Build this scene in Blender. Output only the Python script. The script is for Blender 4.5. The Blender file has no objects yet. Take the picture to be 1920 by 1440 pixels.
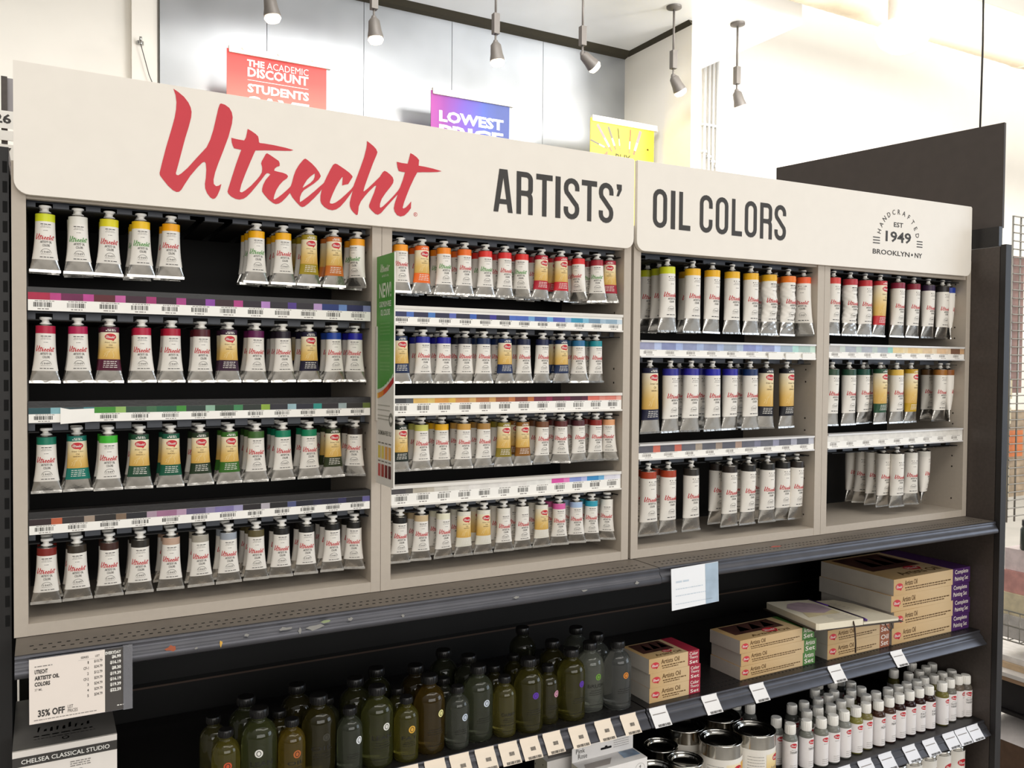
import bpy, math, random
from mathutils import Vector, Matrix
from mathutils.geometry import tessellate_polygon
random.seed(7)
SC = bpy.context.scene
COL = SC.collection
R = math.radians

# ------------------------------------------------------------------ camera, world, lights, exposure
cam = bpy.data.cameras.new('camera')
cam.sensor_width = 36.0
cam.lens = 30.0                       # 1600 px focal length on a 1920 px wide frame
cam.clip_start = 0.05
cam_ob = bpy.data.objects.new('camera', cam)
COL.objects.link(cam_ob)
YAW, PITCH, ROLL = R(28.875), R(-1.4315), R(0.469)
fwd = Vector((math.sin(YAW) * math.cos(PITCH), math.cos(YAW) * math.cos(PITCH), math.sin(PITCH)))
r0 = Vector((math.cos(YAW), -math.sin(YAW), 0)); u0 = r0.cross(fwd)
rv = r0 * math.cos(ROLL) + u0 * math.sin(ROLL); uv = rv.cross(fwd)
cam_ob.matrix_world = Matrix(((rv.x, uv.x, -fwd.x, 0.0405), (rv.y, uv.y, -fwd.y, -1.565), (rv.z, uv.z, -fwd.z, 1.55), (0, 0, 0, 1)))
SC.camera = cam_ob

SC.view_settings.view_transform = 'Standard'
SC.view_settings.look = 'None'
SC.view_settings.gamma = 1.0
SC.view_settings.use_curve_mapping = False
SC.view_settings.exposure = -0.40

world = bpy.data.worlds.new('shop_light')
SC.world = world
world.use_nodes = True
wn = world.node_tree
wn.nodes.clear()
wo = wn.nodes.new('ShaderNodeOutputWorld'); wb = wn.nodes.new('ShaderNodeBackground')
wt = wn.nodes.new('ShaderNodeTexCoord'); ws = wn.nodes.new('ShaderNodeSeparateXYZ'); wr = wn.nodes.new('ShaderNodeValToRGB')
wm = wn.nodes.new('ShaderNodeMath'); wm.operation = 'MULTIPLY_ADD'; wm.inputs[1].default_value = 0.5; wm.inputs[2].default_value = 0.5
wn.links.new(wt.outputs['Generated'], ws.inputs[0]); wn.links.new(ws.outputs['Z'], wm.inputs[0]); wn.links.new(wm.outputs[0], wr.inputs[0])
wr.color_ramp.elements[0].position = 0.40; wr.color_ramp.elements[0].color = (0.05, 0.047, 0.045, 1)
wr.color_ramp.elements[1].position = 0.95; wr.color_ramp.elements[1].color = (1.0, 0.97, 0.92, 1)
e = wr.color_ramp.elements.new(0.55); e.color = (0.30, 0.29, 0.27, 1)
wn.links.new(wr.outputs[0], wb.inputs[0]); wb.inputs[1].default_value = 1.0
wn.links.new(wb.outputs[0], wo.inputs[0])


def area(name, loc, target, sx, sy, power, color):
    l = bpy.data.lights.new(name, 'AREA'); l.shape = 'RECTANGLE'; l.size = sx; l.size_y = sy; l.energy = power; l.color = color
    o = bpy.data.objects.new(name, l); COL.objects.link(o); o.location = loc
    o.rotation_euler = (Vector(target) - Vector(loc)).to_track_quat('-Z', 'Y').to_euler()
    return o


area('aisle_ceiling_light', (0.2, -2.2, 4.2), (0.9, 0.1, 1.3), 3.2, 0.6, 34, (1.0, 0.95, 0.87))
area('aisle_ceiling_light', (3.2, -2.2, 4.2), (2.0, 0.1, 1.3), 3.2, 0.6, 28, (1.0, 0.96, 0.9))
area('shop_front_windows', (0.6, -6.5, 2.3), (1.1, 0.0, 1.5), 6.5, 2.2, 235, (1.0, 0.97, 0.93))
area('shop_window_daylight', (7.2, -3.4, 2.0), (2.0, 0.0, 1.0), 3.2, 2.6, 135, (0.74, 0.85, 1.0))
area('back_wall_fill', (10.2, 1.6, 4.6), (10.6, 4.4, 2.0), 3.0, 0.8, 170, (1.0, 0.97, 0.90))  # unseen fill added to brighten the far right wall
area('back_wall_fill', (5.6, 0.8, 3.9), (5.0, 4.4, 3.2), 5.0, 0.8, 285, (1.0, 0.985, 0.96))  # unseen fill added to lift the back wall and canopy underside
area('back_wall_fill', (2.2, 1.6, 4.7), (4.2, 4.3, 3.5), 2.0, 0.5, 85, (1.0, 0.98, 0.95))  # unseen fill added to whiten the return wall and right cladding
area('back_wall_fill', (0.2, 1.2, 5.2), (0.0, 4.4, 2.9), 3.0, 0.8, 52, (1.0, 0.95, 0.88))  # unseen fill added to brighten the back wall at left

# ------------------------------------------------------------------ world-space tables (metres; x along the display, y away, z up)
SCRIPT = [[[(0.238,2.0084),(0.2458,2.0041),(0.255,1.9974),(0.2621,1.9887),(0.2657,1.981),(0.2671,1.9736),(0.2664,1.9645),(0.2628,1.9489),(0.257,1.9286),(0.2513,1.9053),(0.2456,1.882),(0.2417,1.8666),(0.2427,1.864),(0.2456,1.8637),(0.2505,1.8673),(0.2606,1.8778),(0.2735,1.8944),(0.2851,1.9088),(0.2917,1.9172),(0.2976,1.9309),(0.3027,1.9484),(0.3072,1.9689),(0.3109,1.9862),(0.3134,1.9939),(0.3157,1.9954),(0.322,1.9943),(0.3294,1.9898),(0.3336,1.9827),(0.335,1.9744),(0.3339,1.9635),(0.3279,1.9396),(0.319,1.9138),(0.3108,1.8913),(0.3056,1.8754),(0.303,1.8628),(0.3033,1.8552),(0.3071,1.8518),(0.3115,1.853),(0.316,1.8566),(0.3138,1.8471),(0.3093,1.8359),(0.3056,1.8306),(0.3019,1.8293),(0.2975,1.8316),(0.2924,1.838),(0.2892,1.8461),(0.2887,1.8536),(0.2902,1.8645),(0.291,1.8783),(0.2902,1.8888),(0.2883,1.8917),(0.2844,1.8897),(0.2764,1.8804),(0.2648,1.8647),(0.2562,1.8501),(0.2505,1.8397),(0.2469,1.836),(0.2427,1.8352),(0.237,1.8376),(0.2293,1.8442),(0.2209,1.8545),(0.2165,1.8607),(0.2161,1.8644),(0.2196,1.8804),(0.2266,1.9096),(0.2351,1.9406),(0.2401,1.9607),(0.2422,1.9744),(0.2429,1.9865),(0.2415,1.9982)]],[[(0.3327,1.9386),(0.3417,1.9374),(0.3546,1.9368),(0.3573,1.9419),(0.3589,1.9488),(0.3605,1.9578),(0.3665,1.9553),(0.3741,1.951),(0.3785,1.9472),(0.3796,1.9427),(0.3802,1.9372),(0.3818,1.9359),(0.3895,1.936),(0.4072,1.9352),(0.4274,1.9333),(0.4411,1.931),(0.4365,1.929),(0.4252,1.9276),(0.4073,1.9259),(0.3917,1.9243),(0.3741,1.9218),(0.372,1.9173),(0.3654,1.901),(0.3568,1.8791),(0.3498,1.8595),(0.3471,1.8477),(0.3476,1.8459),(0.3509,1.8456),(0.3568,1.8498),(0.3666,1.8591),(0.3764,1.8707),(0.3818,1.878),(0.3851,1.8845),(0.3858,1.8901),(0.3855,1.8946),(0.3838,1.8999),(0.3851,1.9045),(0.3895,1.9128),(0.3923,1.9182),(0.3945,1.9194),(0.4006,1.9164),(0.4095,1.9114),(0.4151,1.9081),(0.4167,1.9038),(0.4165,1.8995),(0.4118,1.8976),(0.4078,1.8938),(0.4067,1.8901),(0.4129,1.889),(0.4219,1.8881),(0.4286,1.8861),(0.4317,1.883),(0.4298,1.8789),(0.423,1.8736),(0.4163,1.8656),(0.4107,1.856),(0.4073,1.8467),(0.4059,1.8398),(0.4074,1.8386),(0.4118,1.8415),(0.4208,1.8492),(0.4298,1.858),(0.4366,1.8655),(0.4395,1.8669),(0.44,1.8579),(0.4349,1.8529),(0.4276,1.8436),(0.4208,1.8362),(0.4152,1.8323),(0.4102,1.8308),(0.4046,1.8324),(0.3962,1.8383),(0.3896,1.8454),(0.3857,1.8506),(0.3857,1.8556),(0.3874,1.8625),(0.3918,1.8719),(0.3984,1.8804),(0.4001,1.8826),(0.3973,1.8842),(0.394,1.8842),(0.3907,1.8807),(0.384,1.871),(0.3753,1.859),(0.3666,1.8475),(0.359,1.839),(0.3536,1.8348),(0.3466,1.8326),(0.3396,1.8332),(0.3321,1.8368),(0.3279,1.8408),(0.3263,1.8445),(0.3279,1.8506),(0.3332,1.8687),(0.3407,1.8937),(0.3476,1.9143),(0.3498,1.9198),(0.3375,1.9209),(0.3353,1.9248),(0.3334,1.9311)]],[[(0.4633,1.9183),(0.4671,1.9162),(0.4748,1.911),(0.4825,1.9039),(0.4883,1.8966),(0.4914,1.8908),(0.4912,1.8884),(0.4874,1.8827),(0.4787,1.8747),(0.4672,1.866),(0.4606,1.861),(0.4563,1.8554),(0.4535,1.8481),(0.4529,1.8405),(0.4533,1.8385),(0.4578,1.8415),(0.4692,1.8511),(0.4807,1.8617),(0.4903,1.8712),(0.4961,1.8766),(0.498,1.8792),(0.501,1.8747),(0.4981,1.8687),(0.4947,1.8674),(0.4884,1.8587),(0.4788,1.8478),(0.4692,1.8379),(0.4616,1.8315),(0.4573,1.83),(0.4535,1.8315),(0.4474,1.8372),(0.4399,1.8453),(0.4361,1.8515),(0.4352,1.8537),(0.4337,1.8568),(0.4342,1.8611),(0.437,1.867),(0.4389,1.8728),(0.4417,1.8843),(0.4454,1.8949),(0.451,1.9049),(0.4576,1.9137),(0.4605,1.9171)],[(0.4804,1.8935),(0.4772,1.8911),(0.472,1.8867),(0.4663,1.8804),(0.462,1.8734),(0.4582,1.8659),(0.4587,1.8651),(0.4634,1.8684),(0.472,1.8749),(0.4777,1.8812),(0.4801,1.8867),(0.4806,1.8914)]],[[(0.5185,1.9158),(0.5224,1.9153),(0.5283,1.9122),(0.5373,1.9074),(0.5463,1.9018),(0.5518,1.8966),(0.552,1.8947),(0.5483,1.8885),(0.5436,1.8808),(0.5374,1.8791),(0.5319,1.8768),(0.5324,1.8829),(0.5332,1.8926),(0.5319,1.8924),(0.5274,1.8862),(0.5206,1.874),(0.5142,1.8599),(0.5103,1.85),(0.5084,1.8431),(0.5098,1.8416),(0.5138,1.8415),(0.5197,1.8442),(0.5295,1.8519),(0.5394,1.8616),(0.5484,1.8707),(0.5519,1.8754),(0.5574,1.8731),(0.5526,1.8697),(0.5464,1.8603),(0.5375,1.8479),(0.5286,1.8374),(0.5207,1.8317),(0.5138,1.8295),(0.506,1.8303),(0.4982,1.8343),(0.4928,1.8397),(0.491,1.8452),(0.4911,1.8538),(0.4927,1.8625),(0.4944,1.8679),(0.4932,1.8701),(0.4951,1.8732),(0.498,1.8792),(0.5029,1.8902),(0.5097,1.9042),(0.5145,1.9129)]],[[(0.5798,1.9656),(0.5854,1.9624),(0.5929,1.9575),(0.5979,1.9528),(0.6007,1.9472),(0.5992,1.9423),(0.5918,1.9248),(0.5832,1.9013),(0.5758,1.8804),(0.5731,1.8706),(0.5752,1.8709),(0.582,1.8769),(0.5957,1.8908),(0.6057,1.9014),(0.6113,1.9104),(0.6151,1.9136),(0.6196,1.9123),(0.6266,1.9079),(0.6317,1.9031),(0.6334,1.8979),(0.6324,1.8924),(0.6273,1.8846),(0.6172,1.8716),(0.6097,1.8601),(0.6062,1.8502),(0.6059,1.8442),(0.6075,1.8428),(0.6123,1.846),(0.6224,1.856),(0.6351,1.8698),(0.6427,1.8791),(0.6466,1.8831),(0.6492,1.8773),(0.6425,1.8724),(0.6326,1.8612),(0.6199,1.8467),(0.6085,1.8331),(0.6022,1.8292),(0.5972,1.8303),(0.5897,1.8361),(0.5847,1.8416),(0.5846,1.8458),(0.5883,1.8556),(0.5945,1.8705),(0.5988,1.884),(0.5957,1.8831),(0.5845,1.8718),(0.5759,1.8615),(0.5685,1.8513),(0.5642,1.8414),(0.5634,1.8331),(0.5622,1.8259),(0.56,1.8248),(0.5551,1.8282),(0.5496,1.8342),(0.5471,1.8398),(0.5468,1.8468),(0.5489,1.8564),(0.5528,1.8703),(0.551,1.873),(0.5537,1.878),(0.5597,1.8939),(0.567,1.9136),(0.5743,1.9345),(0.5786,1.9515),(0.5798,1.9599)]],[[(0.6396,1.9338),(0.6502,1.9327),(0.6621,1.9326),(0.6651,1.9432),(0.6676,1.9538),(0.6735,1.9517),(0.6808,1.9475),(0.6858,1.9426),(0.6852,1.9359),(0.685,1.9316),(0.6974,1.9312),(0.7148,1.9296),(0.734,1.9266),(0.7242,1.9239),(0.7081,1.9217),(0.6935,1.9201),(0.6823,1.9185),(0.6764,1.9081),(0.6673,1.8889),(0.6596,1.8699),(0.6545,1.8561),(0.6522,1.8474),(0.6539,1.8457),(0.6584,1.848),(0.6649,1.8547),(0.6699,1.861),(0.6695,1.8551),(0.6693,1.8478),(0.6637,1.84),(0.6559,1.8326),(0.6482,1.8299),(0.6411,1.8319),(0.6359,1.838),(0.6342,1.8445),(0.6358,1.8531),(0.639,1.863),(0.6425,1.8728),(0.6415,1.8771),(0.6466,1.8855),(0.6523,1.9006),(0.6555,1.9118),(0.657,1.9158),(0.6503,1.9158),(0.6438,1.9167),(0.6412,1.9234)]]]
LETTERS = ([('A',0.8499,0.8947),('R',0.9035,0.9425),('T',0.9506,0.9908),('I',0.998,1.0108),('S',1.0191,1.0586),('T',1.0648,1.1046),('S',1.1096,1.1484),("'",1.1566,1.17)],[1.8587,1.9466],[('O',1.2584,1.2989),('I',1.3099,1.3229),('L',1.3343,1.3683),('C',1.3964,1.4358),('O',1.4459,1.4854),('L',1.4967,1.5299),('O',1.5385,1.5783),('R',1.5892,1.6293),('S',1.6379,1.6775)],[1.8605,1.9487])
PANELS = ([(0.0037,2.0155),(1.2055,2.0081),(1.2039,1.8076),(0.0025,1.8087)],[(1.2144,2.0068),(2.4331,2.0176),(2.4237,1.8143),(1.2114,1.8051)])
TUBES = {(1,1): (1.7988,0.024,[(0.0457,'N','d6dc22',1,'lemon yellow',0,0),(0.0944,'G','e8e4da',2,'plain white',0,0),(0.1416,'N','e2d51e',1,'bright yellow',0,0),(0.1903,'G','f2c41c',2,'warm yellow',0,0),(0.2388,'N','f5a800',1,'golden yellow',0,0),(0.3839,'G','f3b004',3,'deep yellow',0,0),(0.4322,'N','f3b006',2,'deep yellow',0,0),(0.4808,'O','a28d22',2,'olive gold',0,0),(0.5279,'O','c8702c',1,'orange brown',0,0),(0.5741,'G','f5a41e',1,'orange yellow',55,0)]),(1,2): (1.6187,0.024,[(0.0448,'N','b3163c',0,'crimson',0,0),(0.0937,'N','b0184c',1,'magenta red',0,0),(0.1418,'O','53152e',1,'dark maroon',0,0),(0.1915,'N','b01238',1,'cherry red',0,0),(0.2394,'N','a8102f',1,'deep red',0,0),(0.2888,'N','4d1019',1,'oxblood',0,0),(0.3353,'O','3a2035',1,'dark plum',0,0),(0.3831,'N','5c1449',2,'purple',0,0),(0.4314,'N','201622',2,'purple black',0,0),(0.4802,'O','1c1830',2,'ink blue',0,0),(0.5274,'N','1d3f96',2,'cobalt blue',0,0),(0.5748,'N','1c1a90',1,'ultramarine blue',20,0)]),(1,3): (1.4367,0.024,[(0.0432,'N','10795e',0,'teal green',0,0.012),(0.0918,'O','17796a',1,'teal',8,0.012),(0.1388,'N','3cb02c',1,'bright green',0,0),(0.1881,'O','1f4832',1,'dark green',0,0),(0.2374,'O','155840',1,'deep viridian',0,0),(0.286,'O','24351f',1,'black green',0,0),(0.3362,'O','356a22',1,'leaf green',0,0),(0.3832,'N','3b622a',2,'moss green',0,0),(0.4317,'N','0a7b5a',2,'emerald green',0,0),(0.4806,'N','0c7d56',2,'viridian green',0,0),(0.5263,'O','2b3418',2,'olive green',0,0),(0.5733,'N','201713',1,'brown black',25,0)]),(1,4): (1.256,0.024,[(0.0431,'N','7c2018',1,'brick red',0,0),(0.0906,'N','342b20',2,'dark umber',0,0),(0.1398,'N','3d2119',2,'red brown',0,0),(0.1881,'N','28241d',2,'raw umber',0,0),(0.2379,'N','bb9c87',2,'pinkish tan',0,0),(0.2858,'N','a49d90',2,'warm grey',0,0),(0.3343,'N','9ba1aa',1,'cool grey',0,0),(0.3834,'N','5c5232',2,'khaki',0,0),(0.43,'N','15130f',2,'ivory black',0,0),(0.477,'N','15130f',1,'lamp black',0,0),(0.5269,'N','15130f',2,'coal black',0,0),(0.5729,'N','17150f',2,'soft black',20,0)]),(2,1): (1.795,0.024,[(0.6604,'N','f59c20',1,'light orange',0,0),(0.7082,'O','ee6c20',2,'red orange',0,0),(0.756,'G','f58c1e',2,'orange',0,0),(0.8027,'N','ee7022',2,'dark orange',0,0),(0.8507,'G','e0352c',2,'scarlet',0,0),(0.8967,'N','dd302f',2,'bright red',0,0),(0.9387,'G','e0322a',1,'vermilion',40,0),(0.987,'O','b52132',2,'deep crimson',0,0),(1.0366,'O','c82934',2,'cadmium red',0,0),(1.0818,'N','dc2b2c',1,'fire red',60,0),(1.1309,'G','a22632',2,'dark red',35,0),(1.1762,'O','a8293b',1,'rose red',34,0)]),(2,2): (1.6149,0.024,[(0.6614,'O','16284c',0,'navy',0,0),(0.7115,'N','222492',1,'ultramarine',0,0),(0.7572,'N','1d1a92',2,'violet blue',0,0),(0.8101,'N','191b2c',1,'blue black',10,0.01),(0.8484,'N','12264f',2,'prussian blue',0,0),(0.8984,'O','142a55',2,'indigo',0,0),(0.9444,'N','171e3d',2,'midnight blue',0,0),(0.9909,'N','161c40',0,'dark indigo',0,0),(1.0386,'O','16284c',2,'phthalo blue',0,0),(1.084,'N','2a6b94',2,'sky blue',25,0),(1.1304,'N','1f8c96',2,'turquoise blue',0,0)]),(2,3): (1.4383,0.024,[(0.6677,'O','15221b',1,'black green',0,0.008),(0.7133,'N','ccca68',1,'pale lime',0,0.01),(0.759,'N','f0b51a',2,'yellow',10,0.012),(0.8042,'N','c99a48',2,'yellow ochre',0,0),(0.8499,'N','a57b3a',2,'ochre brown',0,0),(0.898,'O','8c7b28',2,'olive yellow',0,0),(0.9435,'O','8c5b1e',2,'sienna',0,0),(0.9928,'N','71472c',2,'raw sienna',0,0),(1.0406,'N','5a2521',2,'maroon brown',25,0),(1.0861,'N','50242a',2,'dark brown',0,0),(1.1326,'N','8a241c',2,'rust red',0,0),(1.1766,'N','e0a172',1,'peach',40,0)]),(2,4): (1.2572,0.024,[(0.6644,'N','14120f',1,'black',0,0),(0.7102,'N','c8b089',2,'buff',0,0),(0.7584,'N','e5e1c8',1,'cream',0,0),(0.8056,'O','dfdbcc',2,'ivory cream',0,0),(0.8514,'O','dfdbcc',2,'pale ivory',0,0),(0.8984,'N','e6e2d8',2,'chalk white',10,0),(0.944,'N','e8e4da',2,'snow white',0,0),(0.9927,'O','e4dfd0',2,'cream white',0,0),(1.0371,'N','d962a2',2,'pink',12,0),(1.0819,'N','a9c1e0',1,'pale blue',15,0),(1.1233,'N','2b9ab0',2,'turquoise',20,0),(1.179,'N','e8e4da',1,'bright white',32,0)]),(3,1): (1.7977,0.03,[(1.348,'N','c8cc2a',1,'lime yellow',10,0.045),(1.336,'N','d3d71f',0,'lemon',0,0),(1.4452,'N','c8952a',0,'mustard yellow',10,0.06),(1.4141,'N','f1b81f',0,'amber',0,0),(1.4764,'N','efb61e',0,'warm yellow',0,0),(1.5405,'N','efb81f',0,'marigold',0,0),(1.6029,'N','eeb520',0,'saffron',0,0),(1.6653,'C','e8b020',1,'crumpled golden',0,0),(1.7333,'C','ee7e24',1,'crumpled orange',0,0),(1.7955,'N','ec5e2a',0,'red orange',58,0)]),(3,2): (1.5585,0.03,[(1.2883,'O','171a36',0,'navy',0,0),(1.3494,'N','26268c',0,'ultramarine',0,0),(1.4133,'N','2a2492',1,'violet blue',0,0),(1.4808,'N','2020a2',1,'royal blue',0,0),(1.5456,'N','231f9a',0,'deep blue',-8,0.008),(1.6051,'N','0f2d5e',1,'prussian blue',0,0),(1.6673,'O','15151f',0,'blue black',8,0.006),(1.733,'O','14141c',0,'black',0,0)]),(3,3): (1.3176,0.03,[(1.2872,'N','a83d1c',1,'rust red',0,0),(1.3469,'N','a83d1c',1,'burnt orange',0,0),(1.4174,'N','2b2721',0,'umber',0,0),(1.541,'N','2c231d',1,'dark brown',0,0),(1.6046,'N','1f1c18',1,'brown black',0,0),(1.6701,'N','1f1d1a',1,'black',0,0),(1.7313,'N','1d1b19',0,'soft black',6,0.006),(1.796,'N','2b231d',0,'dark umber',0,0)]),(4,1): (1.803,0.03,[(1.9023,'N','d8413a',0,'light red',0,0),(1.9671,'C','b93139',0,'crumpled crimson',0,0),(2.0271,'N','c02b31',0,'scarlet',0,0),(2.0898,'O','c22c31',1,'red',0,0),(2.1655,'N','8b203b',0,'wine red',0,0),(2.233,'N','8c2031',0,'dark crimson',0,0),(2.2987,'N','36213c',0,'aubergine',0,0),(2.3637,'N','2b2627',0,'charcoal',0,0),(2.4316,'N','1e3b9b',0,'cobalt blue',-50,0.012)]),(4,2): (1.5591,0.03,[(1.9032,'N','304b36',0,'olive green',0,0),(1.9692,'N','1d4331',0,'dark green',0,0),(2.0499,'N','1b5141',0,'viridian',-8,0.02),(2.0967,'O','1f4b31',1,'forest green',0,0),(2.1659,'N','dfb750',1,'straw yellow',0,0),(2.2288,'O','c0981f',1,'gold',0,0),(2.3668,'N','6b4b29',0,'umber brown',10,0.045),(2.3618,'N','a0692b',0,'ochre',0,0),(2.4294,'N','8b5121',0,'sienna brown',-50,0.01)]),(4,3): (1.3192,0.03,[(2.1532,'N','e6e2d8',0,'white tube hanging farthest left',-5,0.135),(2.1502,'N','e6e2d8',0,'white tube hanging second from left',30,0.095),(2.1475,'N','e6e2d8',0,'white tube hanging third from left',10,0.06),(2.1471,'N','e6e2d8',0,'white tube hanging fourth from left',-6,0.024),(2.1753,'N','e6e2d8',0,'white tube hanging foremost',0,0),(2.2526,'N','e6e2d8',0,'white tube hanging second from right',15,0.012),(2.3246,'N','e6e2d8',0,'white tube hanging farthest right',-20,0.022)])}
STRIPS = {(1,1): [1.6593,1.6566,1.645,1.6269],(1,2): [1.4757,1.471,1.461,1.4464],(1,3): [1.2969,1.2913,1.2811,1.266],(2,1): [1.6578,1.6484,1.6385,1.6239],(2,2): [1.4822,1.4792,1.4683,1.4464],(2,3): [1.3045,1.3015,1.2901,1.2682],(3,1): [1.6029,1.5991,1.5828,1.5675],(3,2): [1.3645,1.3605,1.3448,1.3302],(4,1): [1.6057,1.6011,1.5856,1.5699],(4,2): [1.3664,1.3624,1.3476,1.3304]}
OIL_BOTTLES = [(0.3232,-0.0139,'M','aaa04a'),(0.3805,-0.0156,'L','7d8452'),(0.4374,-0.0234,'M','b39a3c'),(0.4921,-0.006,'L','6a6232'),(0.5471,-0.0224,'M','7f8670'),(0.604,-0.0146,'L','7f8248'),(0.6607,-0.0234,'M','9a9440'),(0.716,-0.0079,'L','8a7030'),(0.7718,-0.0212,'M','8f9484'),(0.8266,-0.0042,'L','80876c'),(0.8826,-0.0168,'M','a59c52'),(0.94,-0.0164,'L','807a38'),(0.9959,-0.0032,'M','7c7640'),(1.0531,-0.0075,'L','86803a'),(1.1148,0.0111,'L','c6cabc'),(1.1758,-0.0096,'L','a5a8a4'),(0.3136,0.0539,'M','8f8a58'),(0.3707,0.048,'L','6f7450'),(0.4267,0.0258,'M','7d7440'),(0.4695,0.064,'L','6b6440'),(0.5228,0.0425,'M','777a60'),(0.5801,0.0452,'L','6d6e45'),(0.6623,0.027,'M','7d7a48'),(0.7123,0.0564,'L','6f6038'),(0.766,0.0337,'M','6f7262'),(0.8357,0.0596,'L','70755f'),(0.8922,0.0494,'M','6f6a40'),(0.9619,0.0887,'M','75703c'),(0.9899,0.0468,'M','6c6740'),(1.046,0.0594,'L','706b3c'),(1.0342,0.1749,'L','6a6c58'),(1.1473,0.1169,'L','a9ada2'),(1.1625,0.0543,'L','9ea29a'),(0.8023,0.1146,'L','60654f'),(0.6357,0.0778,'L','60623f')]
SMALL_BOTTLES = [(1.708,-0.0255,'9a9c94'),(1.7611,-0.0295,'8f9086'),(1.806,-0.0383,'9c9c90'),(1.8482,-0.0396,'a0a098'),(1.8971,-0.0344,'a0a098'),(1.947,-0.0309,'a09a50'),(1.9921,-0.0262,'958c54'),(2.0366,-0.031,'55382a'),(2.0839,-0.0285,'5a3c2e'),(2.1291,-0.0265,'3a1c18'),(2.1749,-0.0247,'341614'),(2.2174,-0.0243,'3a1a14'),(2.259,-0.0258,'341812'),(2.3181,-0.0268,'8c8444'),(2.3636,-0.02,'8e8a80'),(2.4089,-0.0148,'85786a'),(2.434,-0.0225,'7a7268'),(1.7059,0.02,'8c8e88'),(1.8103,0.0132,'85867c'),(1.8551,0.0154,'85867c'),(1.8987,0.0106,'88887e'),(1.9456,0.0167,'8a8a80'),(1.9853,0.0232,'8a8448'),(2.0418,0.0128,'6a4a34'),(2.0846,0.0142,'5a3c2e'),(2.1371,0.0155,'4a2c22'),(2.1805,0.0153,'3a1c18'),(2.2224,0.0187,'341614'),(2.2655,0.0171,'341614'),(2.3081,0.0234,'3a1a14'),(2.3513,0.0226,'8a8244'),(2.3923,0.0233,'8a8050'),(2.434,0.0218,'80786c'),(1.8066,0.061,'70726c'),(1.8499,0.0587,'6e6f68'),(1.9017,0.0565,'6e6f68'),(1.9478,0.062,'6e6f68'),(1.986,0.0743,'6e6f68'),(2.0339,0.0562,'6a6438'),(2.0763,0.0564,'5a3c2e'),(2.0845,0.0978,'4a3428'),(1.9459,0.1068,'60625c'),(2.0132,0.1538,'60625c'),(2.0513,0.1358,'60625c'),(2.0916,0.1414,'60625c'),(2.284,0.1074,'7a7440'),(2.2979,0.0677,'3a1c18'),(2.3423,0.0644,'341614'),(2.3846,0.1194,'341614'),(2.3933,0.0784,'341614'),(2.434,0.0855,'6e6838'),(1.7095,0.1172,'7a7c78'),(1.6957,0.155,'70726e')]
CANS = [(1.4882,-0.0092,'Q'),(1.6,-0.0092,'Q'),(1.3698,-0.0182,'P'),(1.3679,0.0706,'P'),(1.4628,0.0945,'Q'),(1.5823,0.0961,'Q'),(1.281,-0.0182,'P')]


# ------------------------------------------------------------------ materials
_M = {}


def lin(h):
    c = [int(h[i:i + 2], 16) / 255 for i in (0, 2, 4)]
    return [(v / 12.92 if v <= .04045 else ((v + .055) / 1.055) ** 2.4) for v in c]


def mat(name, hexc, rough=.5, metal=0., var=.05, scale=30., trans=0., emit=0., ior=1.45, coat=0., bump=0., spec=.5, objcol=False):
    if name in _M: return _M[name]
    m = bpy.data.materials.new(name); m.use_nodes = True; _M[name] = m
    nt = m.node_tree; b = nt.nodes['Principled BSDF']
    c = lin(hexc)
    tc = nt.nodes.new('ShaderNodeTexCoord'); nz = nt.nodes.new('ShaderNodeTexNoise')
    nz.inputs['Scale'].default_value = scale; nz.inputs['Detail'].default_value = 2.0
    nt.links.new(tc.outputs['Object'], nz.inputs['Vector'])
    hs = nt.nodes.new('ShaderNodeMapRange')
    hs.inputs['From Min'].default_value = .3; hs.inputs['From Max'].default_value = .7
    hs.inputs['To Min'].default_value = 1 - var; hs.inputs['To Max'].default_value = 1 + var
    nt.links.new(nz.outputs['Fac'], hs.inputs['Value'])
    mx = nt.nodes.new('ShaderNodeVectorMath'); mx.operation = 'SCALE'
    if objcol:
        oi = nt.nodes.new('ShaderNodeObjectInfo'); nt.links.new(oi.outputs['Color'], mx.inputs[0])
    else:
        mx.inputs[0].default_value = c
    nt.links.new(hs.outputs[0], mx.inputs['Scale'])
    nt.links.new(mx.outputs[0], b.inputs['Base Color'])
    b.inputs['Roughness'].default_value = rough; b.inputs['Metallic'].default_value = metal
    b.inputs['IOR'].default_value = ior; b.inputs['Transmission Weight'].default_value = trans
    b.inputs['Coat Weight'].default_value = coat; b.inputs['Specular IOR Level'].default_value = spec
    if emit:
        b.inputs['Emission Color'].default_value = (*c, 1); b.inputs['Emission Strength'].default_value = emit
    if bump:
        bp = nt.nodes.new('ShaderNodeBump'); bp.inputs['Strength'].default_value = bump; bp.inputs['Distance'].default_value = .002
        nt.links.new(nz.outputs['Fac'], bp.inputs['Height']); nt.links.new(bp.outputs[0], b.inputs['Normal'])
    return m


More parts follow.
